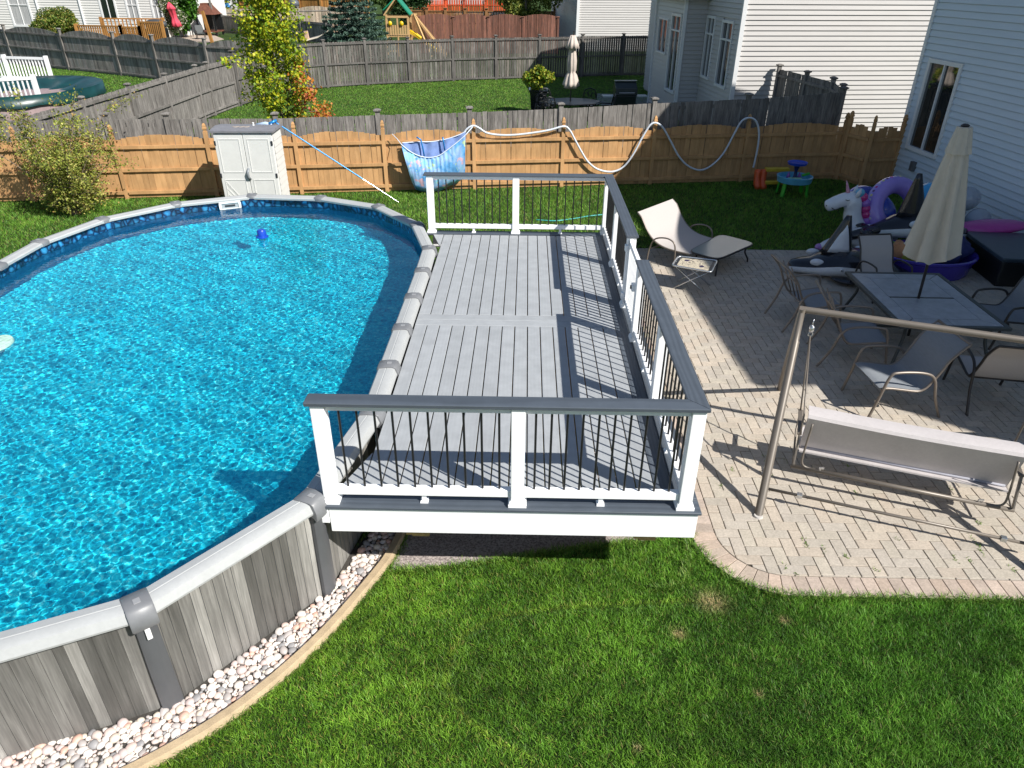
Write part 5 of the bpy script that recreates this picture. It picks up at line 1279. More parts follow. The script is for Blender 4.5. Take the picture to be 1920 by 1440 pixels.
def rag(name, label, loc, rx, ry, rz, m, sd):
    rn = random.Random(sd); mb = MB(); rings = []; ph = [rn.uniform(0, 6) for _ in range(6)]; n = 22
    for i in range(11):
        t = -math.pi/2+math.pi*i/10; r_ = max(.05, math.cos(t))
        rings.append([(rx*r_*math.cos(a)*(1+.22*math.sin(3*a+ph[0]+2*t)+.14*math.sin(7*a+ph[1]+3*t)), ry*r_*math.sin(a)*(1+.2*math.sin(4*a+ph[2])+.14*math.sin(6*a+ph[3]-3*t)), rz*math.sin(t)*(1+.3*math.sin(2*a+ph[4])+.16*math.sin(6*a+ph[5]))) for a in [2*math.pi*j/n for j in range(n)]])
    o = mb.loft(rings).build(name, m, smooth=True); o.location = loc; return tag(o, label, 'towel')
rag('towel', 'crumpled yellow towel in the purple kiddie pool', (7.85, 13.75, .36), .30, .22, .20, mat('yellow_cloth', (.55, .52, .06), .85, var=.1), 1)
rag('towel', 'crumpled orange towel at the left of the yellow towel in the kiddie pool', (7.55, 13.95, .36), .20, .2, .18, mat('orange_cloth', (.55, .26, .12), .85, var=.1), 2)
rag('towel', 'dark blue crumpled cloth heaped at the right of the kiddie pool', (8.5, 13.9, .42), .38, .32, .28, mat('navy_cloth', (.03, .04, .14), .85, var=.3), 3)
rag('towel', 'green cloth lying at the far left edge of the kiddie pool', (7.45, 14.25, .36), .28, .2, .12, mat('green_cloth', (.10, .24, .04), .85, var=.2), 4)
BX = thing('cover_box', 'large black covered deck box against the house wall', 'box', (9.75, 13.75, 0), rad(-5))
m_tarp = mat('black_tarp', (.006, .007, .008), .5, var=.3); MB().box(-.62, .62, -.8, .8, 0, .52).build('box_body', m_tarp, BX, bevel=.04); MB().box(-.66, .66, -.84, .84, .521, .60).build('box_lid', mat('tarp_blue_grey', (.04, .06, .08), .3), BX, bevel=.02)
CT = thing('garden_cart', 'black wire framed cart cut off by the right edge of the photo', 'cart', (9.55, 12.2, 0), rad(10))
mb = MB()
for x in (-.35, .35):
    for y in (-.3, .3): mb.tube([(x, y, 0), (x, y, .95)], .018, 8)
for z in (.3, .62, .95): mb.tube([(-.35, -.3, z), (.35, -.3, z), (.35, .3, z), (-.35, .3, z)], .014, 8, closed=True)
mb.build('wire_frame', m_frame, CT, smooth=True); MB().box(-.33, .33, -.28, .28, .30, .34).build('shelf', m_tf, CT); MB().box(-.30, .30, -.25, .25, .35, .75).build('bin', mat('dark_teal_bin', (.012, .03, .035), .5), CT, bevel=.02)
o = MB().box(-.16, .16, -.12, .12, 0, .18).build('retaining_block', mat('brown_block', (.10, .085, .07), .9, var=.2), bevel=.01); o.location = (8.95, 11.55, .03); tag(o, 'single brown concrete block on the patio at the right edge', 'block')

RG3 = thing('swim_ring', 'small white and purple swim ring wedged right of the lilac ring', 'swim ring', (8.75, 15.35, .62)); MB().torus((0, 0, 0), .24, .11, 30, 12, Rm('X', 40) @ Rm('Y', -20)).build('tube', m_wv, RG3, smooth=True); MB().torus((0, 0, 0), .24, .113, 12, 12, Rm('X', 40) @ Rm('Y', -20)).build('purple_band', m_prp, RG3, smooth=True).scale = (.99, .99, .99)
AR = thing('arm_floats', 'pale blue float with a lilac end lying between the unicorn and the tail float', 'pool float', (7.35, 14.95, .42), rad(20)); MB().tube([(-.45, 0, 0), (0, .05, .05), (.4, 0, .02)], [.10, .14, .10], 14).build('tube', m_wv, AR, smooth=True); MB().ell((-.47, 0, 0), .12, .10, .10).build('tip', m_lil, AR, smooth=True)
# ================================================================ NEIGHBOUR THINGS
def gp2(px, py): q = G(px, py); return (q[0], q[1])
m_brown = mat_wood('brown_wood_joined', (.16, .085, .04), (.34, .17, .07), 0, attr=True); m_org = mat_wood('orange_wood_joined', (.26, .12, .03), (.48, .24, .07), 0, attr=True)
m_brownp = mat_wood('brown_wood', (.16, .085, .04), (.34, .17, .07), .1); m_orgp = mat_wood('orange_wood', (.26, .12, .03), (.46, .23, .07), .1)
m_redp = mat_wood('bright_red_stain', (.42, .05, .015), (.55, .09, .03), 0, attr=True); m_redpp = mat_wood('bright_red_stain_post', (.42, .05, .015), (.55, .09, .03), .1)
m_redw = mat_wood('red_brown_post', (.10, .06, .05), (.26, .105, .07), .3)
m_ltn = mat_wood('bleached_wood_joined', (.20, .16, .12), (.40, .34, .27), 0, attr=True)
fe = [gp2(420, 62), gp2(470, 67), gp2(520, 72), gp2(567, 77), gp2(615, 82), gp2(650, 86)]
fence('weathered_fence', 'grey fence with a top rail behind the yellow maple in the middle distance', fe, 1.55, m_grey, mj=m_greyj, single=False, rails=(.2, 1.4), post_w=.2, post_h=1.6)
y0 = 84
pp = [YP(x, 30, y)[:2] for x, y in ((350, 80), (400, 80), (450, 82), (500, 84), (560, 86), (620, 88), (680, 90))]
fence('bleached_fence', 'bleached scalloped fence running behind the chiminea and the spruce', [tuple(q) for q in pp], 1.95, m_ltn and m_grey, mj=m_ltn, single=False, arch=.2, rails=(.3, 1.5), side=-1, post_w=.18, post_h=1.9)
pp = [YP(x, 12, y)[:2] for x, y in ((450, 108), (487, 107), (525, 106), (562, 105), (602, 104), (640, 104), (690, 104))]
fence('orange_fence', 'orange stained wood fence at the top behind the maple crown', [tuple(q) for q in pp], 2.5, m_orgp, mj=m_org, single=False, arch=.3, rails=(.3, 2.1), side=-1, post_w=.25, post_h=2.5)
pp = [(-7.9, 57.5), (-5.4, 57.7), (-2.9, 57.9), (-.4, 58.1), (2.2, 58.3)]
fence('red_brown_fence', 'tall faded red brown board fence beyond the playset', pp, 2.62, m_redw, mj=m_red, single=True, arch=.16, rails=(.3, 2.0), side=1, post_w=.14, post_h=2.4)
for o in [o for o in S.objects if o.name.startswith('picket') and o.parent and o.parent.name.startswith('red_brown_fence')]: pass
pp = [YP(x, 20, 72)[:2] for x in (770, 800, 835, 872, 912, 950, 990, 1040)]
fence('brown_fence', 'brown fence standing behind the faded red brown fence', [tuple(q) for q in pp], 2.25, m_brownp, mj=m_brown, single=False, rails=(.3, 2.2), post_w=.25, post_h=2.4)
pp = [YP(x, 12, y)[:2] for x, y in ((773, 88), (800, 94), (835, 97), (870, 97), (910, 97), (955, 97))]
fence('picket_fence', 'bright red orange picket fence at the top of the photo', [tuple(q) for q in pp], 2.35, m_redpp, mj=m_redp, single=False, pick_w=.30, pgap=.10, rails=(.4, 1.8), post_w=.25, post_h=2.3)
# far pool behind red fence
q = YP(895, 16, 82); FP = thing('frame_pool', 'long blue frame pool with a pale cover below the bright red picket fence', 'pool', (q[0], q[1], 0)); x0 = YP(845, 16, 82)[0]-q[0]; x1 = YP(950, 16, 82)[0]-q[0]
MB().box(x0, x1, -.2, 5, 0, 1.45).build('pool_wall', mat('far_blue_wall', (.08, .16, .26), .5), FP); MB().box(x0+.2, x1-.2, 0, 4.8, 1.451, 1.50).build('cover', mat('pale_cover', (.55, .68, .78), .5, var=.3, scale=1), FP)
# ---- playset
PS = thing('playset', 'wooden playset with green roof and yellow slide behind the dark fence', 'playset', (-9.1, 56.0, 0))
m_pw = mat('playset_wood', (.52, .33, .15), .7, var=.1); mY = mat('yellow_slide', (.72, .48, .01), .35); mG = mat('green_roof_plastic', (.01, .22, .12), .4)
X = [-.75, .75]
for x in X:
    for y in (-.6, .6): MB().bar((x, y, 0), (x, y, 2.65), .13, .13).build('post', m_pw, PS)
MB().box(-.8, .8, -.65, .65, 1.25, 1.35).box(-.8, .8, -.68, -.60, 2.45, 2.58).box(-.8, .8, .60, .68, 2.45, 2.58).build('platform', m_pw, PS)
for k in range(9): MB().box(-.72+k*.17, -.60+k*.17, -.69, -.65, 1.36, 2.0).build('slat', m_pw, PS)
MB().loft([[(-.95, -.75, 2.95), (0, -.75, 3.75), (.95, -.75, 2.65), (.90, -.75, 2.60), (0, -.75, 3.65), (-.9, -.75, 2.9)], [(-.95, .75, 2.95), (0, .75, 3.75), (.95, .75, 2.65), (.90, .75, 2.60), (0, .75, 3.65), (-.9, .75, 2.9)]]).build('roof', mG, PS)
for s in (-1, 1): MB().bar((-.9, s*.7, 2.6), (-.05, s*.7, 3.6), .09, .09).build('rafter', m_pw, PS)
MB().loft([[(x, -.5, z), (x, -.1, z), (x, -.1, z-.07), (x, -.5, z-.07)] for x, z in ((.78, 1.55), (1.2, 1.35), (1.9, .85), (2.5, .42), (2.8, .35))]).build('slide', mY, PS)
for y in (-.5, -.1): MB().tube([(.78, y, 1.65), (1.2, y, 1.45), (1.9, y, .95), (2.5, y, .52), (2.8, y, .42)], .05, 8).build('slide_edge', mY, PS, smooth=True)
for s in (-.6, .6): MB().bar((1.1, s*.2, 2.65), (3.3, s, 0), .12, .12).bar((1.1, s*.2, 2.65), (2.3, s*1.6, 0), .12, .12).build('a_frame', m_pw, PS)
MB().bar((.7, 0, 2.6), (1.3, 0, 2.65), .13, .13).build('swing_beam', m_pw, PS)
for z in (.35, .75): MB().bar((-.8, -.62, z), (.0, -.62, z), .08, .08).build('rung', m_pw, PS)
MB().bar((0, -.62, 0), (0, -.62, 2.5), .09, .09).build('ladder_rail', m_pw, PS)
for x in (-.5, .3): MB().ell((x, -.72, 2.1), .14, .10, .16).build('toy_accessory', mY, PS, smooth=True)
# hammock / tent fabric by the fence
q = gp2(620, 92); HM = thing('hammock', 'cream cloth hammock strung between short wooden posts beside the spruce', 'hammock', (q[0], q[1]-1.5, 0)); 
MB().bar((-1.2, 0, 0), (-1.35, 0, 1.35), .25, .25).bar((1.0, 0, 0), (.9, 0, 1.9), .3, .3).build('post', mat('peach_wood', (.50, .34, .24), .7), HM)
MB().loft([[(x, -.5, z), (x, .5, z+.1), (x, .5, z+.05), (x, -.5, z-.05)] for x, z in ((-2.1, .7), (-1.2, .75), (-.4, .95), (.3, 1.3), (.85, 1.75))]).build('cloth', mat('cream_cloth', (.56, .50, .40), .8), HM, smooth=True)
MB().loft([[(x, -.2, z), (x, .9, z+.1), (x, .9, z+.05), (x, -.2, z-.05)] for x, z in ((1.1, 1.5), (2.0, 1.3), (2.8, 1.7), (3.6, 1.5))]).build('canopy', mat('grey_green_cloth', (.16, .22, .20), .8), HM, smooth=True)
# ---- yard behind: umbrella, table, chairs, grill, planter
U2 = thing('patio_umbrella', 'closed beige umbrella standing over the black table behind the fences', 'umbrella', (1.75, 30.6, 0))
zt = YP(1062, 58, 30.6)[2]; MB().tube([(0, 0, 0), (.02, 0, zt)], .025, 8).build('pole', m_frame, U2)
m_bg = mat('beige_canvas', (.50, .43, .38), .8, var=.08)
rings = []
for h, r in ((1.20, .06), (1.30, .31), (1.42, .29), (1.72, .20), (1.92, .135), (1.98, .17), (2.35, .175), (2.65, .14), (2.80, .12), (2.82, .25), (3.0, .20), (3.3, .09), (zt-.02, .02)):
    h = h/3.45*(zt) if h > 1.9 else h*1.0
    rings.append([(r*(1+.14*math.cos(8*t+h))*math.cos(t), r*(1+.14*math.cos(8*t+h))*math.sin(t), h+(.05*math.cos(4*t) if r == .31 else 0)) for t in [2*math.pi*j/40 for j in range(40)]])
MB().loft(rings).build('canopy', m_bg, U2, smooth=True)
m_bm = mat('black_cast_metal', (.014, .015, .017), .35, metal=.4)
T2 = thing('garden_table', 'black metal garden table below the closed beige umbrella', 'table', (1.75, 30.6, 0), rad(4)); ztb = .74
MB().lathe([(.02, ztb-.04), (.92, ztb-.04), (.95, ztb-.02), (.92, ztb), (.02, ztb)], 8, sx=1.35).build('tabletop', m_bm, T2)
for x in (-.8, .8):
    for y in (-.5, .5): MB().bar((x, y, 0), (x*.9, y*.9, ztb-.05), .05, .05).build('leg', m_bm, T2)
def castchair(label, x, y, rz):
    C = thing('garden_chair', label, 'chair', (x, y, 0), rz, 'black chairs around the garden table')
    MB().box(-.27, .27, -.26, .26, .42, .46).build('seat', m_bm, C, bevel=.02)
    mb = MB(); mb.tube([(-.27, .27, .40), (-.28, .32, .8), (-.2, .36, 1.0), (0, .37, 1.06), (.2, .36, 1.0), (.28, .32, .8), (.27, .27, .40)], .022, 8)
    for x_ in (-.14, 0, .14): mb.torus((x_, .34, .78 if x_ else .86), .10, .014, 14, 6, Matrix.Rotation(rad(85), 3, 'X'))
    mb.tube([(0, .28, .45), (0, .35, .75)], .012, 6).tube([(-.14, .28, .45), (-.14, .33, .68)], .012, 6).tube([(.14, .28, .45), (.14, .33, .68)], .012, 6)
    mb.build('back_frame', m_bm, C, smooth=True)
    for s in (-1, 1):
        MB().tube([(s*.28, .28, .66), (s*.30, -.1, .68), (s*.29, -.26, .62), (s*.27, -.26, .42)], .02, 8).build('arm', m_bm, C, smooth=True)
        for y_ in (-.24, .25): MB().bar((s*.25, y_, .42), (s*.28, y_*1.2, 0), .035, .035).build('leg', m_bm, C)
    return C
castchair('black scroll backed garden chair at the near left corner of the black table', .75, 29.75, rad(200))
castchair('black scroll backed garden chair at the far left side of the black table', .85, 31.5, rad(20))
castchair('black scroll backed garden chair behind the umbrella on the far right', 2.55, 31.6, rad(-15))
castchair('black scroll backed garden chair at the right end of the black table', 3.15, 30.3, rad(-85))
GR = thing('gas_grill', 'dark green hooded gas grill with pale side shelves on the rear patio', 'grill', (4.05, 31.6, 0), rad(5))
mg_ = mat('green_black_enamel', (.016, .026, .024), .3)
MB().box(-.42, .42, -.3, .3, 0, .85).build('cabinet', mg_, GR, bevel=.02); MB().loft([[(-.45, -.34, .86), (-.45, .34, .86), (-.45, .34, 1.15), (-.45, .05, 1.38), (-.45, -.3, 1.15)], [(.45, -.34, .86), (.45, .34, .86), (.45, .34, 1.15), (.45, .05, 1.38), (.45, -.3, 1.15)]]).build('hood', mg_, GR, bevel=.03)
MB().box(-.46, .46, -.02, .12, 1.381, 1.41).build('hood_trim', mat('steel_trim', (.4, .42, .43), .3, metal=.5), GR)
MB().tube([(-.32, -.38, .98), (.32, -.38, .98)], .02, 8).build('hood_handle', mat('steel_trim', (.4,)*3), GR)
for s in (-1, 1): MB().box(*sorted((s*.46, s*.92)), -.25, .25, .80, .84).build('side_shelf', mat('pale_shelf', (.45, .52, .52), .4), GR)
MB().box(-.28, .28, -.32, -.301, .3, .40).build('drawer_slot', m_bkv, GR)
c = MB().prism([gp2(1118, 197), gp2(1230, 205), gp2(1262, 180), gp2(1120, 176)][::1], 0, .02); struct('rear_patio', c, mat('grey_concrete', (.20, .20, .205), .8, var=.12, fine=.1))
PLt = thing('planter', 'tall dark planter box standing at the left end of the black table', 'planter', (.48, 32.2, 0))
MB().loft([[(-r, -r, z), (r, -r, z), (r, r, z), (-r, r, z)] for r, z in ((.28, 0), (.36, .9), (.40, .92), (.40, .98), (.33, .98), (.33, .90))]).build('pot', m_bkv, PLt)
o = MB().lathe([(.16, 0), (.26, .30), (.29, .32), (.29, .36), (.22, .36), (.20, .30), (.02, .3)], 18).build('flower_pot', mat('teal_glaze', (.05, .12, .13), .3), smooth=40); o.location = tuple(G(1226, 163)); tag(o, 'small teal pot beside the bay of the white house', 'pot')
# ---- neighbour pool at the left
NP = thing('covered_pool', 'above ground pool under a sagging dark green cover', 'pool', tuple(G(40, 163, 1.1)[:2])+(0,))
ctr = (-19.6, 31.6); zc_ = 1.15
m_cov = mat('dark_green_cover', (.005, .040, .040), .35, var=.3, scale=2, bump=.15, bscale=6)
rings = []
for k in range(9):
    u = k/8; ring = []
    for j in range(56):
        t = 2*math.pi*j/56; r = 1-u*.96; w_ = (.06*math.sin(14*t)+.03*math.sin(23*t+1))*u*(1-u)*3; ring.append((2.85*r*math.cos(t), 3.3*r*math.sin(t), zc_-.50*math.sin(u*math.pi/2)+w_))
    rings.append(ring)
MB().loft([[(x*1.01, y*1.01, .75+.04*math.sin(k*1.3)) for k, (x, y, z) in enumerate(rings[0])]]+rings, cap=False).build('cover', m_cov, NP, smooth=True)
MB().lathe([(1, .0), (1, .80)], 56, sx=2.78, sy=3.2).build('pool_wall', mat('pink_grey_wall', (.30, .22, .22), .6), NP)
q = G(60, 150, 1.2); WR = thing('deck_railing', 'white vinyl railing around the small deck at the covered pool', 'railing', (-24.0, 33.0, 0))
def rail_run(H, p0, p1, z0, z1, n, posts=(0, 1)):
    p0 = Vector(p0); p1 = Vector(p1)
    for z in (z0+.08, z1): MB().bar((p0.x, p0.y, z), (p1.x, p1.y, z), .09, .10).build('rail', m_trim, H, world=True)
    for k in range(n):
        q = p0.lerp(p1, (k+.5)/n); MB().bar((q.x, q.y, z0+.1), (q.x, q.y, z1), .045, .045).build('baluster', m_trim, H, world=True)
    for u in posts:
        q = p0.lerp(p1, u); MB().bar((q.x, q.y, 0), (q.x, q.y, z1+.12), .14, .14).build('post', m_trim, H, world=True)
za, zb = .80, 1.72
pA1 = G(86, 110, zb); pA2 = G(-10, 107, zb); pB1 = G(62, 146, zb-.12); pB2 = G(-10, 150, zb-.12); pm1 = G(5, 107, zb)
rail_run(WR, pA1[:2], pA2[:2], za, zb, 16, (0, .82)); rail_run(WR, pB1[:2], pB2[:2], za-.12, zb-.12, 8, (0,))
o = MB().prism([tuple(pA1[:2]), tuple(pA2[:2]), tuple(pB2[:2]), tuple(pB1[:2])], za-.06, za-.01).build('deck_floor', m_trim, WR, world=True)
RK = random.Random(9)
for k, (px, py, s_) in enumerate(((98, 196, .55), (112, 192, .42), (125, 200, .38), (150, 184, .6), (160, 180, .45), (5, 212, .9), (140, 193, .4), (22, 202, .5))):
    g = G(px, py, .2)
    RR = MB().loft([[tuple(s_*np.array(v)) for v in ring] for ring in stone_geo(RK, 12, 8)]).build('boulder', mat('white_boulder', (.55, .53, .52), .85, var=.25, scale=3, fine=.1), smooth=True); RR.location = tuple(g); RR.rotation_euler = (0, 0, k)
    tag(RR, ['large white boulder below the covered pool seen through the shrub', 'white boulder right of the largest one below the covered pool', 'small white boulder below the covered pool centre', 'white boulder at the right end of the covered pool by the fence', 'pale boulder between the green cover and the grey fence', 'big white boulder at the left edge above the tan fence', 'dark sided boulder below the green pool cover', 'white boulder under the white deck railing'][k], 'boulder', 'white boulders around the covered pool')
# ---- left house: deck, furniture, umbrella
OD = thing('wood_deck', 'orange stained wooden deck with slatted rails at the cream house', 'deck', (-36, 62, 0))
def deckrail(px0, py0, px1, py1, h, n, y):
    pass
dk = [gp2(140, 76), gp2(300, 80)]
y1 = 56.5
A_, B_, C_, D_ = [Vector(YP(px, 40, yy)[:2]) for px, yy in ((140, 58), (302, 57), (306, 66), (190, 66))]
MB().prism([tuple(A_), tuple(B_), tuple(C_), tuple(D_)], .35, .5).build('deck_floor', m_orgp, OD, world=True)
def drail(p, q, z0, z1, n):
    p = Vector(p); q = Vector(q)
    for z in (z0+.05, z1): MB().bar((p.x, p.y, z), (q.x, q.y, z), .14, .10).build('rail', m_orgp, OD, world=True)
    for k in range(n):
        t = p.lerp(q, (k+.5)/n); MB().bar((t.x, t.y, z0), (t.x, t.y, z1), .06, .12).build('baluster', m_orgp, OD, world=True)
    for e in (p, q): MB().bar((e.x, e.y, 0), (e.x, e.y, z1+.12), .2, .2).build('post', m_orgp, OD, world=True)
E1, E2 = A_.lerp(B_, .52), A_.lerp(B_, .74)
drail(A_, E1, .5, 1.65, 20); drail(E1, E2, .5, 1.6, 10); drail(E2, B_, .5, 1.95, 12); drail(D_, C_, .5, 1.7, 16)
q = E2.lerp(B_, .4)
BG = thing('gas_grill', 'black covered gas grill on the orange wooden deck', 'grill', (q.x, q.y+1.2, .5)); MB().box(-.7, .7, -.35, .35, 0, 1.0).build('cabinet', m_tarp, BG, bevel=.05); MB().ell((0, 0, 1.25), .85, .4, .35).build('hood', mat('charcoal_cover', (.05, .055, .06), .5), BG, smooth=True)
def cumb(name, label, px, pyt, y, z0, r, m, lean=0):
    t = YP(px, pyt, y); U = thing('patio_umbrella', label, 'umbrella', (t[0]+lean, t[1], 0)); zt = t[2]
    MB().tube([(0, 0, 0), (-lean, 0, zt)], .04, 8).build('pole', m_frame, U)
    rings = []
    for u, f in ((0, .3), (.04, 1), (.2, .85), (.38, .55), (.42, .65), (.7, .75), (.72, .95), (.85, .6), (1, .05)):
        z = z0+(zt-z0)*u; rings.append([(-lean*z/zt+r*f*(1+.15*math.cos(6*t_))*math.cos(t_), r*f*(1+.15*math.cos(6*t_))*math.sin(t_), z) for t_ in [2*math.pi*j/24 for j in range(24)]])
    MB().loft(rings).build('canopy', m, U, smooth=True); return U
cumb('u', 'closed pink red umbrella beside the arborvitae at the cream house', 316, 3, 66, 1.1, .38, mat('coral_canvas', (.62, .06, .10), .7, var=.2), .5)
cumb('u', 'closed blue umbrella by the far white house at the top', 421, -4, 100, 1.2, .45, mat('blue_canvas', (.03, .18, .42), .7), .3)
c = MB().prism([gp2(300, 76), gp2(392, 80), gp2(420, 74), gp2(400, 66), gp2(310, 66)], 0, .03); struct('side_patio', c, mat('pinkish_pavers', (.45, .36, .29), .85, var=.15, scale=2, fine=.2))
def simplechair(label, px, py, m, s=1.3, rz=0, grp='chairs on the neighbour patio'):
    g = gp2(px, py); C = thing('lawn_chair', label, 'chair', (g[0], g[1], 0), rz, grp)
    MB().box(-.28*s, .28*s, -.28*s, .28*s, .40*s, .44*s).build('seat', m, C); MB().bar((0, .26*s, .45*s), (0, .38*s, 1.0*s), .56*s, .04, up=(0, 1, .3)).build('backrest', m, C)
    for a in (-1, 1):
        MB().tube([(a*.3*s, -.3*s, 0), (a*.3*s, -.3*s, .62*s), (a*.3*s, .3*s, .64*s), (a*.3*s, .34*s, 0)], .025*s, 6).build('arm_leg', m_frame, C)
    return C
simplechair('pale cream lawn chair left of the round glass table by the arborvitae', 318, 66, mat('cream_mesh', (.42, .38, .30), .7), 1.25, rad(90))
simplechair('teal mesh lawn chair right of the neighbour patio table', 352, 70, mat('teal_mesh', (.06, .20, .24), .7), 1.3, rad(10))
simplechair('dark low chair next to the rusty chiminea', 378, 74, m_tf, 1.1, rad(30))
g = gp2(336, 70); NT_ = thing('garden_table', 'round dark glass table on the neighbour patio below the red umbrella', 'table', (g[0], g[1], 0)); MB().lathe([(.9, .86), (.95, .88), (.9, .90), (.01, .90)], 24).build('tabletop', mat('dark_glass_top', (.03, .06, .06), .15), NT_)
for a in range(4): MB().bar((.6*math.cos(a*1.57+.7), .6*math.sin(a*1.57+.7), 0), (.5*math.cos(a*1.57+.7), .5*math.sin(a*1.57+.7), .86), .05, .05).build('leg', m_frame, NT_)
g = gp2(397, 66); CH_ = thing('chiminea', 'rusty metal chiminea fireplace with a cone hood on a dark stand', 'fireplace', (g[0], g[1], 0)); m_rust = mat('rusty_steel', (.14, .05, .03), .8, var=.3)
MB().loft([[(-r, -r, z), (r, -r, z), (r, r, z), (-r, r, z)] for r, z in ((.95, 1.75), (.85, 1.85), (.42, 2.5), (.40, 2.65))]).build('hood', m_rust, CH_)
MB().box(-.9, .9, -.9, .9, .3, .42).build('base', m_rust, CH_)
for x in (-.8, .8):
    for y in (-.8, .8): MB().bar((x, y, 0), (x, y, 1.75), .14, .14).build('leg', m_tarp, CH_)
MB().box(-.75, .75, .55, .75, .43, 1.74).build('firebox', m_tarp, CH_)
g = gp2(398, 80); o = MB().bar((0, 0, 0), (-.35, 0, 2.35), .22, .22).build('wooden_post', m_orgp); o.location = (g[0], g[1], 0); tag(o, 'leaning orange wooden post in front of the rusty chiminea', 'post')
g = gp2(411, 66); BF = thing('bird_feeder', 'tall pole carrying a dark hanging feeder above the bleached fence', 'bird feeder', (g[0], g[1]-.5, 0)); MB().bar((0, 0, 0), (-.2, 0, 4.6), .16, .16).build('pole', m_grey, BF); MB().bar((-.2, 0, 4.0), (-1.0, 0, 4.0), .08, .08).build('arm', m_tarp, BF); MB().lathe([(.1, 3.1), (.28, 3.6), (.38, 3.9), (.02, 4.0)], 10, (-1.0, 0, 0)).build('feeder', m_dk, BF)
# kamado behind the bleached fence
g = YP(553, 22, 92); KB = thing('kettle_grill', 'grey domed kettle grill in front of the orange fence', 'grill', (g[0], g[1], 0)); MB().ell((0, 0, 2.0), .62, .6, .48).build('dome', mat('grey_enamel', (.10, .11, .13), .4), KB, smooth=True)
for s in (-.3, .3): MB().bar((s, 0, 0), (s, 0, 1.7), .08, .08).build('leg', m_dk, KB)
MB().box(-1.9, -.6, -.3, .3, 1.55, 1.65).build('side_shelf', m_dk, KB)
# ================================================================ PLANTS
def mat_leaf(name, rough=.5, trans=.35):
    if name in MC: return MC[name]
    m = bpy.data.materials.new(name); m.use_nodes = True; T = NT(m); b = T.n['Principled BSDF']
    a = T.new('ShaderNodeAttribute', attribute_name='Col'); T.link(a.outputs['Color'], b.inputs['Base Color']); b.inputs['Roughness'].default_value = rough; b.inputs['Specular IOR Level'].default_value = .35
    tl = T.new('ShaderNodeBsdfTranslucent'); T.link(a.outputs['Color'], tl.inputs[0]); ms = T.new('ShaderNodeMixShader'); ms.inputs[0].default_value = trans
    T.link(b.outputs[0], ms.inputs[1]); T.link(tl.outputs[0], ms.inputs[2]); T.link(ms.outputs[0], T.n['Material Output'].inputs['Surface']); MC[name] = m; return m
m_leaf = mat_leaf('leaf')
def leafmesh(name, P, N_, size, colr, parent, aspect=.6, r=None):
    """P: (n,3) leaf centres, each a folded diamond of two triangles"""
    r = r or np.random.default_rng(1); n = len(P); s = size*r.uniform(.6, 1.3, n)
    d = r.normal(0, 1, (n, 3))+N_*.6; d /= np.linalg.norm(d, axis=1)[:, None]
    a = r.normal(0, 1, (n, 3)); a -= (a*d).sum(1)[:, None]*d; a /= np.linalg.norm(a, axis=1)[:, None]; b = np.cross(d, a)
    V = np.stack([P-a*s[:, None]*.5, P+b*s[:, None]*.5*aspect+d*s[:, None]*.12, P+a*s[:, None]*.5, P-b*s[:, None]*.5*aspect+d*s[:, None]*.12], 1)
    W = wm(parent).inverted() if parent else Matrix(); Wn = np.array(W); V = V@Wn[:3, :3].T+Wn[:3, 3]
    idx = np.arange(n)[:, None]*4; F = np.concatenate([idx+np.array([0, 1, 2]), idx+np.array([0, 2, 3])], 1).reshape(-1)
    me = bpy.data.meshes.new(name); me.vertices.add(n*4); me.vertices.foreach_set('co', V.reshape(-1)); me.loops.add(n*6); me.loops.foreach_set('vertex_index', F.astype(np.int32))
    me.polygons.add(n*2); me.polygons.foreach_set('loop_start', np.arange(n*2, dtype=np.int32)*3)
    ca = me.color_attributes.new('Col', 'FLOAT_COLOR', 'POINT'); cc = np.ones((n, 4, 4)); cc[:, :, :3] = colr[:, None, :]; ca.data.foreach_set('color', cc.reshape(-1))
    me.update(); me.validate(); me.materials.append(m_leaf); o = bpy.data.objects.new(name, me); COL.objects.link(o); o.parent = parent; return o
def pick(r, n, cols, w=None):
    i = r.choice(len(cols), n, p=w); c = np.array(cols)[i]; return c*r.uniform(.75, 1.25, (n, 1))
m_bark = mat('grey_bark', (.16, .13, .11), .9, var=.3, scale=9)
# maple in the neighbour's lawn
mx, my = -7.55, 22.9
MP = thing('maple_tree', 'young maple with yellow green leaves turning orange at lower right', 'tree', (mx, my, 0))
r = np.random.default_rng(21)
tr = MB(); tr.tube([(0, 0, 0), (.03, 0, 1.2), (-.02, 0, 2.5), (.0, 0, 4.0), (.05, 0, 5.6)], [.07, .06, .05, .035, .012], 8)
CL = []
def limb(a, b, r0, r1):
    m_ = (np.array(a)+np.array(b))/2+r.normal(0, .06, 3)+np.array([0, 0, .06]); tr.tube([a, tuple(m_), b], [r0, (r0+r1)/2, r1], 5)
for k in range(46):
    h = 1.35+4.2*(k/46)**.95; an = k*2.4; L = (1.30*(1-(h-1.3)/5.2)**.8+.12)*(.72+.28*min(1, (h-1.3)/1.2))*(.72 if k % 3 == 1 else 1)*r.uniform(.7, 1.1); 
    b = (L*math.cos(an), L*math.sin(an)*.9, h+L*.35); limb((0, 0, h), b, .025, .008)
    for q in range(4):
        u = .35+.65*q/3; c = np.array([b[0]*u, b[1]*u, h+(b[2]-h)*u]); CL.append((c+r.normal(0, .12, 3), r.uniform(.13, .30)))
for q in ((1.30, -.3, 1.55), (1.05, -.2, 1.95), (.9, -.3, 2.5), (1.0, 0, 1.35), (.6, -.4, 1.45), (.85, -.3, 2.9)):
    limb((.1, 0, 1.3), q, .02, .006); 
    for _ in range(2): CL.append((np.array(q)+r.normal(0, .13, 3), .19))
tr.build('trunk', m_bark, MP, smooth=True)
P = []; 
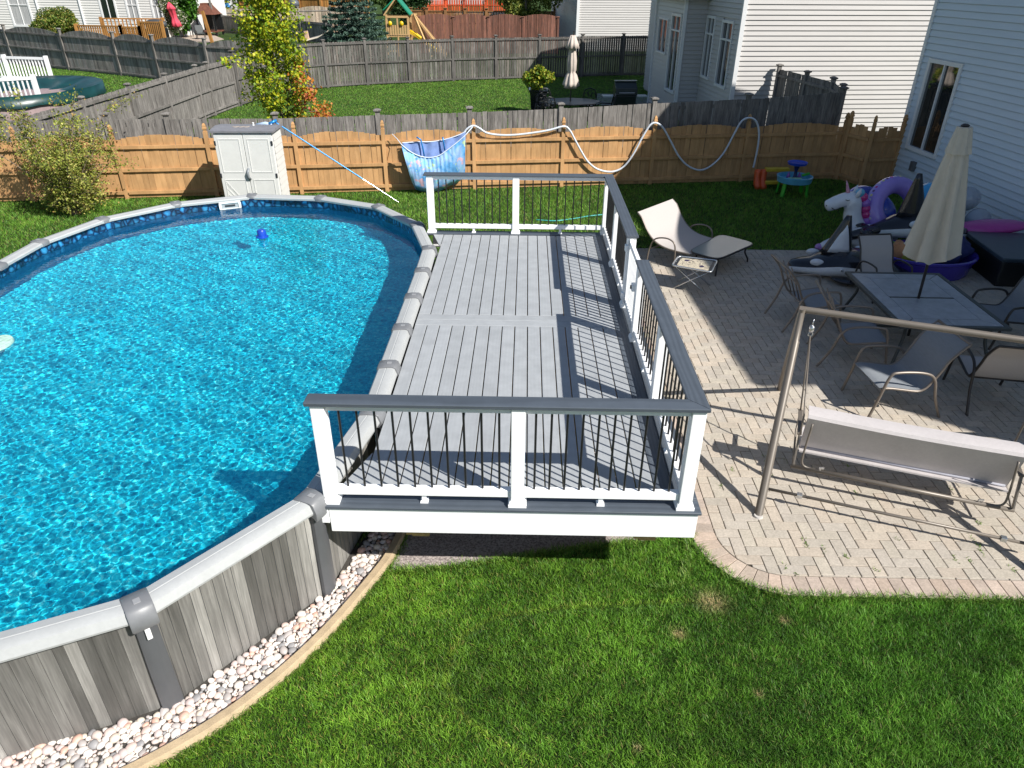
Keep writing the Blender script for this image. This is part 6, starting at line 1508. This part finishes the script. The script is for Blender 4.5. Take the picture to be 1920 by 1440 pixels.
for c, s in CL: P.append(c+r.normal(0, 1, (68, 3))*s*np.array([.62, .62, .5]))
P = np.concatenate(P)+np.array([mx, my, 0]); n = len(P)
cols = pick(r, n, [(.42, .46, .02), (.22, .34, .02), (.10, .20, .02), (.52, .48, .03)], [.36, .30, .18, .16])
dx = P[:, 0]-mx; orange = r.uniform(0, 1, n) < np.clip((dx-.45)*1.3, 0, 1)*np.clip((3.2-P[:, 2])*.9, 0, 1)*1.05
cols = np.where(orange[:, None], pick(r, n, [(.60, .22, .04), (.55, .32, .05), (.50, .12, .05)]), cols)
leafmesh('leaves', P, np.array([.3, -.5, .8]), .095, cols, MP, .8, r)
# airy shrub at the left by the pool
sx_, sy_ = -11.0, 17.0
SB = thing('shrub_tree', 'airy many stemmed shrub with small olive leaves at the left by the pool', 'shrub', (sx_, sy_, 0))
r = np.random.default_rng(8); tr = MB(); P = []
for k in range(26):
    an = r.uniform(0, 6.283); L = r.uniform(.5, 1.75); h = r.uniform(1.4, 3.05)*(1-.18*L/1.7)
    dx_ = -.25; b = (L*math.cos(an)+dx_*.5, L*math.sin(an)*.7, h); m1 = (b[0]*.35, b[1]*.35, h*.45)
    tr.tube([(.08*math.cos(an), .08*math.sin(an), 0), m1, b], [.022, .014, .004], 5)
    for q in range(9):
        u = r.uniform(.18, 1.0); c0 = np.array([b[0]*u**1.2, b[1]*u**1.2, h*u]); e = c0+r.normal(0, .34, 3)*np.array([1, .8, .6]); e[2] = max(.15, e[2])
        tr.tube([tuple(c0), tuple((c0+e)/2+r.normal(0, .04, 3)), tuple(e)], [.007, .005, .002], 4)
        m_ = 74; t = r.uniform(.1, 1.15, (m_, 1)); P.append(c0+(e-c0)*t+r.normal(0, .075, (m_, 3)))
tr.build('stem', mat('tan_twig', (.20, .15, .11), .9, var=.2), SB)
P = np.concatenate(P); P = P[P[:, 2] > .12]+np.array([sx_, sy_, 0]); n = len(P)
leafmesh('leaves', P, np.array([.3, -.5, .7]), .055, pick(r, n, [(.22, .27, .04), (.36, .38, .07), (.12, .16, .03), (.52, .50, .14), (.36, .24, .07)], [.3, .25, .2, .17, .08]), SB, .7, r)
# blue spruce
q = YP(668, 100, 50.5); spx, spy = q[0], 50.5
SPR = thing('spruce_tree', 'dense blue green spruce standing behind the dark fence', 'tree', (spx, spy, 0))
MB().tube([(0, 0, 0), (0, 0, 3), (0, 0, 7)], [.16, .11, .02], 8).build('trunk', m_bark, SPR)
r = np.random.default_rng(5); P = []; C_ = []; br = MB()
for k in range(260):
    u = (k/260); h = .25+6.6*(round(u*20)/20*.6+u*.4); L = 2.55*(1-u)**.85*r.uniform(.8, 1.08)+.1; an = k*2.399
    dirv = np.array([math.cos(an), math.sin(an), 0]); m_ = int(230*(L/2.5)+36)
    t = r.uniform(.12, 1, m_)**.75; side = r.normal(0, 1, m_)*.20*(1.05-t)*L*.9; droop = -.16*t*L+.12*(t**3)*L
    pts = np.array([0, 0, h])+dirv*(t*L)[:, None]+np.array([-dirv[1], dirv[0], 0])*side[:, None]+np.stack([0*t, 0*t, droop+r.normal(0, .045, m_)], 1)
    P.append(pts); C_.append(t); br.tube([(0, 0, h), tuple(dirv*L*.9+np.array([0, 0, h-.1*L]))], [.02, .006], 4)
br.build('branch', m_bark, SPR)['kind'] = 'stuff'
P = np.concatenate(P)+np.array([spx, spy, 0]); t = np.concatenate(C_); n = len(P); c = pick(r, n, [(.08, .15, .11), (.15, .25, .19), (.05, .10, .075)]); 
leafmesh('needles', P, np.array([.1, -.2, 1.0]), .17, c, SPR, .34, r)
# generic crowns
def crown_tree(name, label, x, y, z0, z1, rx, ry, cols, leaf, n, seed, cat='tree', trunk=.08, lump=14, w=None, shell=.55):
    T_ = thing(name, label, cat, (x, y, 0)); r = np.random.default_rng(seed)
    if trunk: MB().tube([(0, 0, 0), (.02, 0, z0+.4*(z1-z0)), (0, 0, z1-.2*(z1-z0))], [trunk, trunk*.7, trunk*.2], 7).build('trunk', m_bark, T_)
    zc = (z0+z1)/2; rz = (z1-z0)/2; L = r.normal(0, 1, (lump, 3)); L /= np.linalg.norm(L, axis=1)[:, None]; L *= r.uniform(.35, .8, (lump, 1)); sz = r.uniform(.28, .45, lump)
    i = r.integers(0, lump, n); d = r.normal(0, 1, (n, 3)); d /= np.linalg.norm(d, axis=1)[:, None]; rad_ = r.uniform(shell, 1.05, n)
    p = L[i]+d*(sz[i]*rad_)[:, None]; P = p*np.array([rx, ry, rz])+np.array([x, y, zc]); P = P[P[:, 2] > .05]
    leafmesh('leaves', P, np.array([.2, -.4, .7]), leaf, pick(r, len(P), cols, w), T_, .7, r); return T_
crown_tree('round_bush', 'round olive green bush against the cream house at upper left', *YP(103, 38, 59)[:2], .25, 3.0, 2.15, 1.6, [(.10, .16, .02), (.20, .27, .04), (.30, .26, .06), (.05, .10, .015)], .14, 15000, 31, 'bush', trunk=0, lump=26, shell=.8)
crown_tree('arborvitae', 'tall bright green arborvitae beside the red umbrella', *YP(335, 20, 70)[:2], 0, 6.5, 1.75, 1.6, [(.04, .13, .01), (.08, .22, .015), (.03, .09, .01)], .22, 14000, 32, lump=26, shell=.7)
crown_tree('flowering_bush', 'pale flowering bush behind the red umbrella', *YP(318, 30, 67)[:2], .3, 3.6, 1.5, 1.0, [(.05, .10, .02), (.55, .52, .42), (.10, .16, .03)], .15, 5000, 33, 'bush', trunk=0)
crown_tree('planter_plant', 'yellow green leafy plant spilling from the tall dark planter', .48, 32.2, .8, 1.95, .72, .55, [(.30, .34, .03), (.12, .24, .02), (.45, .44, .06)], .13, 1900, 34, 'plant', trunk=.03, lump=16)
crown_tree('dark_spruce', 'dark conifer mass behind the green playset roof', *YP(762, 5, 86)[:2], 0, 5.4, 3.0, 2.5, [(.02, .05, .015), (.035, .08, .02)], .25, 11000, 35, trunk=.2)
crown_tree('crab_apple', 'leafy yellow green tree left of the third house at the top', *YP(985, 8, 66)[:2], 1.3, 5.6, 3.0, 2.0, [(.18, .23, .04), (.36, .37, .08), (.08, .12, .02)], .20, 8000, 36, trunk=.14)
crown_tree('dark_tree', 'dark green tree between the maple and the spruce at the top edge', *YP(640, 0, 118)[:2], .2, 7.5, 5.5, 3, [(.015, .05, .012), (.04, .09, .02)], .35, 9000, 37, trunk=.2)
crown_tree('hedge', 'low green hedge behind the orange fence at the top', *YP(470, -2, 116)[:2], 0, 4.2, 9.0, 2.0, [(.03, .09, .012), (.06, .15, .02)], .32, 9000, 38, 'hedge', trunk=0, lump=30)
crown_tree('far_bush', 'small green bush by the orange fence near the spruce', *YP(597, 8, 112)[:2], 0, 3.6, 2.6, 1.5, [(.08, .17, .02), (.05, .12, .015)], .3, 4000, 39, 'bush', trunk=0)
crown_tree('far_tree', 'light green tree behind the spruce top at the upper edge', *YP(718, 5, 110)[:2], .2, 5.6, 4.2, 2.5, [(.12, .20, .05), (.20, .28, .09)], .32, 6000, 40, trunk=.2)
crown_tree('dark_tree', 'dark foliage above the bright red picket fence', *YP(925, -6, 118)[:2], 3.5, 8.5, 8.0, 3, [(.015, .05, .012), (.04, .08, .02)], .35, 9000, 41, trunk=.2)
# ================================================================ GRASS
def blades(name, x0, x1, y0, y1, dens, hgt, wid, excl, incl=None, seed=1, near=False, yel=.12):
    r = np.random.default_rng(seed); N = int((x1-x0)*(y1-y0)*dens); x = r.uniform(x0, x1, N); y = r.uniform(y0, y1, N)
    keep = np.ones(N, bool)
    if incl is not None: keep &= inpoly(x, y, incl)
    for e in excl: keep &= ~inpoly(x, y, e)
    # keep what the camera can see, with a margin
    d = np.stack([x, y, np.zeros(N)-CH], 1); zc = d@FW; u = (d@RT)/zc*FPX; v = -(d@UP)/zc*FPX
    keep &= (np.abs(u) < 1180) & (np.abs(v) < 900) & (zc > 0)
    x, y = x[keep], y[keep]; N = len(x)
    nz = np.sin(x*3.1+1.3*np.sin(y*2.3))*np.cos(y*2.7+np.sin(x*1.9))
    n2 = np.sin(x*9.1+2*np.sin(y*7.3))*np.cos(y*8.7+2*np.sin(x*6.9))
    h = hgt*r.uniform(.5, 1.3, N)*(1+.10*nz+.12*n2); a = r.uniform(0, 2*np.pi, N); lean = r.uniform(.2, 1.1, N)*h
    fld = 2.6*np.sin(x*7.3+3*np.sin(y*5.1))+2.2*np.cos(y*9.7+2.7*np.sin(x*6.3)); ld = fld+r.normal(0, 1.7, N); lx = np.cos(ld)*lean; ly = np.sin(ld)*lean
    wx = -np.sin(a)*wid/2; wy = np.cos(a)*wid/2
    base = np.stack([np.array([.075, .205, .020])*1.0]*N); t = np.clip(.48+.30*nz+.38*n2+r.normal(0, .38, N), 0, 1)[:, None]
    c = base*(1-t)+np.array([.20, .40, .045])*t
    yl = (r.uniform(0, 1, N) < yel)[:, None]; c = np.where(yl, np.array([.30, .30, .085])*r.uniform(.7, 1.1, (N, 1)), c)
    if near:
        def dist(P):
            dm = np.full(N, 9.0)
            for (ax, ay), (bx_, by_) in zip(P[:-1], P[1:]):
                vx, vy = bx_-ax, by_-ay; q = np.clip(((x-ax)*vx+(y-ay)*vy)/(vx*vx+vy*vy), 0, 1); dm = np.minimum(dm, np.hypot(x-ax-q*vx, y-ay-q*vy))
            return dm
        tr = [tuple(G(*q)[:2]) for q in ((1340, 1128), (1200, 1133), (1050, 1142), (930, 1158), (865, 1195), (840, 1240), (838, 1290), (870, 1345), (925, 1390), (1000, 1425))]
        dd = dist(tr)[:, None]; c = c+(np.array([.16, .14, .03]))*np.exp(-(dd/.024)**2)*r.uniform(.2, 1, (N, 1)); inn_ = inpoly(x, y, tr+[tuple(G(1900, 1425)[:2]), tuple(G(1900, 1160)[:2])])
        gx_ = np.clip((x+3)/7.5, 0, 1)[:, None]; c = c*(np.array([1.38, 1.2, 1.0])*(1-gx_)+np.array([.85, .98, 1.0])*gx_)*(1+.16*np.sin(x*2.1+y*1.3)*np.cos(y*3.1-x)+.14*n2)[:, None]; c = np.where(inn_[:, None], c*np.array([.84, .88, .88]), c); 
        cl = np.where((dd[:, 0] > .03) & (dd[:, 0] < .07) & inn_, .6, 1.0); h = h*cl
        for (px, py, rr) in ((1335, 1130, .12), (1273, 1190, .06), (1470, 1165, .045), (1422, 1303, .035), (1197, 1405, .035)):
            g = G(px, py); q = np.exp(-(np.hypot(x-g[0], (y-g[1]))/rr)**2)*r.uniform(.5, 1.4, N); q = np.clip(q, 0, 1)
            c = c*(1-q[:, None])+np.array([.62, .46, .24])*q[:, None]; h = h*(1-.75*q)
    c = c*r.uniform(.65, 1.3, (N, 1))
    k = 5 if near else 3
    V = np.zeros((N, 5, 3)); m_ = .55
    V[:, 0] = np.stack([x-wx, y-wy, 0*x], 1); V[:, 1] = np.stack([x+wx, y+wy, 0*x], 1)
    V[:, 2] = np.stack([x+lx*.35-wx*.8, y+ly*.35-wy*.8, h*m_], 1); V[:, 3] = np.stack([x+lx*.35+wx*.8, y+ly*.35+wy*.8, h*m_], 1)
    V[:, 4] = np.stack([x+lx, y+ly, h*.92], 1)
    idx = np.arange(N)[:, None]*k
    if near: T3 = np.concatenate([idx+np.array([0, 1, 3]), idx+np.array([0, 3, 2]), idx+np.array([2, 3, 4])], 1).reshape(-1)
    else: V = V[:, [0, 1, 4]]; T3 = (idx+np.array([0, 1, 2])).reshape(-1)
    me = bpy.data.meshes.new(name); me.vertices.add(N*k); me.vertices.foreach_set('co', V.reshape(-1))
    nf = N*(3 if near else 1); me.loops.add(nf*3); me.loops.foreach_set('vertex_index', T3.astype(np.int32))
    me.polygons.add(nf); me.polygons.foreach_set('loop_start', np.arange(nf, dtype=np.int32)*3)
    a_ = me.color_attributes.new('Col', 'FLOAT_COLOR', 'POINT')
    cc = np.ones((N, k, 4)); cc[:, :, :3] = c[:, None, :]; a_.data.foreach_set('color', cc.reshape(-1))
    me.update(); me.validate(); me.materials.append(m_blade); o = bpy.data.objects.new(name, me); COL.objects.link(o); o['kind'] = 'stuff'; return o
m_blade = bpy.data.materials.new('grass_blade'); m_blade.use_nodes = True; T = NT(m_blade); b = T.n['Principled BSDF']
a = T.new('ShaderNodeAttribute', attribute_name='Col'); T.link(a.outputs['Color'], b.inputs['Base Color']); b.inputs['Roughness'].default_value = .5; b.inputs['Specular IOR Level'].default_value = .35
tl = T.new('ShaderNodeBsdfTranslucent'); T.link(a.outputs['Color'], tl.inputs[0]); ms = T.new('ShaderNodeMixShader'); ms.inputs[0].default_value = .3
T.link(b.outputs[0], ms.inputs[1]); T.link(tl.outputs[0], ms.inputs[2]); T.link(ms.outputs[0], T.n['Material Output'].inputs['Surface'])
poolx = offset(JT, .06); kpoly = kerb_out[::-1]+[(-1.62, 6.6), (-1.6, 5.8), (-1.9, 4.95), (-2.9, 3.7), (-4.4, 3.2)]
gx = [(-1.24, 6.5), (-1.24, 5.6)]+gpoly[3:]
pox = offset(outer_p, -.012)
o = blades('grass', -4.5, 7.0, 2.3, 6.6, 13000, .044, .0045, [poolx, kpoly, gpoly, pox, [(-1.7, 5.9), (1.62, 5.9), (1.62, 12), (-1.7, 12)]], seed=2, near=True, yel=.07)
tag(o, 'short green lawn grass in the foreground', 'grass')
o = blades('grass', -14.5, 10.6, 9.5, 21.4, 1100, .07, .013, [offset(JT, .06), pox, gpoly, [(-1.7, 4), (1.75, 4), (1.75, 12.8), (-1.7, 12.8)]], seed=3)
tag(o, 'lawn grass between the pool and the tan fence', 'grass')
o = blades('grass', -12.8, 8, 23, 45.5, 520, .055, .016, [], seed=4)
tag(o, 'lawn grass of the yard behind the fences', 'grass')
o = blades('grass', -40, -13, 24, 52, 260, .06, .022, [], seed=5)
tag(o, 'lawn grass of the far left yard', 'grass')

# ---- long tufts that lean over the kerb, the patio border and the posts, and weeds in the joints
def tufts(name, label, pts, hgt, wid, n, spread, seed, cols, kind='stuff'):
    r = np.random.default_rng(seed); P_ = np.array(pts); i = r.integers(0, len(P_), n); x = P_[i, 0]+r.normal(0, spread, n); y = P_[i, 1]+r.normal(0, spread, n)
    h = hgt*r.uniform(.5, 1.2, n); a = r.uniform(0, 6.283, n); L = h*r.uniform(.4, 1.2, n); lx = np.cos(a)*L; ly = np.sin(a)*L; wx = -np.sin(a)*wid/2; wy = np.cos(a)*wid/2; z0 = P_[i, 2]
    V = np.zeros((n, 5, 3)); V[:, 0] = np.stack([x-wx, y-wy, z0], 1); V[:, 1] = np.stack([x+wx, y+wy, z0], 1); V[:, 2] = np.stack([x+lx*.4-wx, y+ly*.4-wy, z0+h*.6], 1); V[:, 3] = np.stack([x+lx*.4+wx, y+ly*.4+wy, z0+h*.6], 1); V[:, 4] = np.stack([x+lx, y+ly, z0+h*.85], 1)
    idx = np.arange(n)*5; F = []
    me = bpy.data.meshes.new(name); T3 = np.concatenate([idx[:, None]+np.array([0, 1, 3]), idx[:, None]+np.array([0, 3, 2]), idx[:, None]+np.array([2, 3, 4])], 1).reshape(-1)
    me.vertices.add(n*5); me.vertices.foreach_set('co', V.reshape(-1)); me.loops.add(n*9); me.loops.foreach_set('vertex_index', T3.astype(np.int32)); me.polygons.add(n*3); me.polygons.foreach_set('loop_start', np.arange(n*3, dtype=np.int32)*3)
    c = np.array(cols)[r.integers(0, len(cols), n)]*r.uniform(.7, 1.2, (n, 1)); ca = me.color_attributes.new('Col', 'FLOAT_COLOR', 'POINT'); cc = np.ones((n, 5, 4)); cc[:, :, :3] = c[:, None]; ca.data.foreach_set('color', cc.reshape(-1))
    me.update(); me.validate(); me.materials.append(m_blade); o = bpy.data.objects.new(name, me); COL.objects.link(o); o['kind'] = kind; return tag(o, label, 'grass')
edge = []
for Pth in (outer_p[:14], [(PX0-.26+.9, PY0-.27), (7.0, PY0-.27)], [(q[0], q[1]) for q in kerb_out[8:]], [(-1.25, 5.2), (-.95, 5.22), (-.62, 5.27), (-.15, 5.39), (.5, 5.54), (.98, 5.64), (1.3, 5.70)], [(1.3, 5.0), (1.6, 5.1), (1.75, 5.5), (1.76, 6.1)]):
    for a, b in zip(Pth[:-1], Pth[1:]):
        if math.dist(a, b) > 6: continue
        for k in range(max(1, int(math.dist(a, b)/.02))): u = k*.02/math.dist(a, b); edge.append((a[0]+(b[0]-a[0])*u, a[1]+(b[1]-a[1])*u, 0.0))
gcols = [(.10, .22, .025), (.17, .33, .04), (.26, .36, .07), (.08, .17, .02)]
tufts('grass_edge', 'longer grass leaning over the patio border and the tan kerb', edge, .075, .0055, 9000, .022, 77, gcols)
wr = random.Random(4); weeds = []
for _ in range(26):
    q = G(wr.uniform(1340, 1900), wr.uniform(840, 1100)); 
    if q[0] > PX0+.1 and q[1] > PY0: weeds += [(q[0]+wr.gauss(0, .012), q[1]+wr.gauss(0, .03), .028) for _ in range(12)]
tufts('weed', 'small weeds growing in the joints of the sunlit pavers', weeds, .022, .006, 420, .006, 78, [(.12, .24, .03), (.2, .3, .05)])
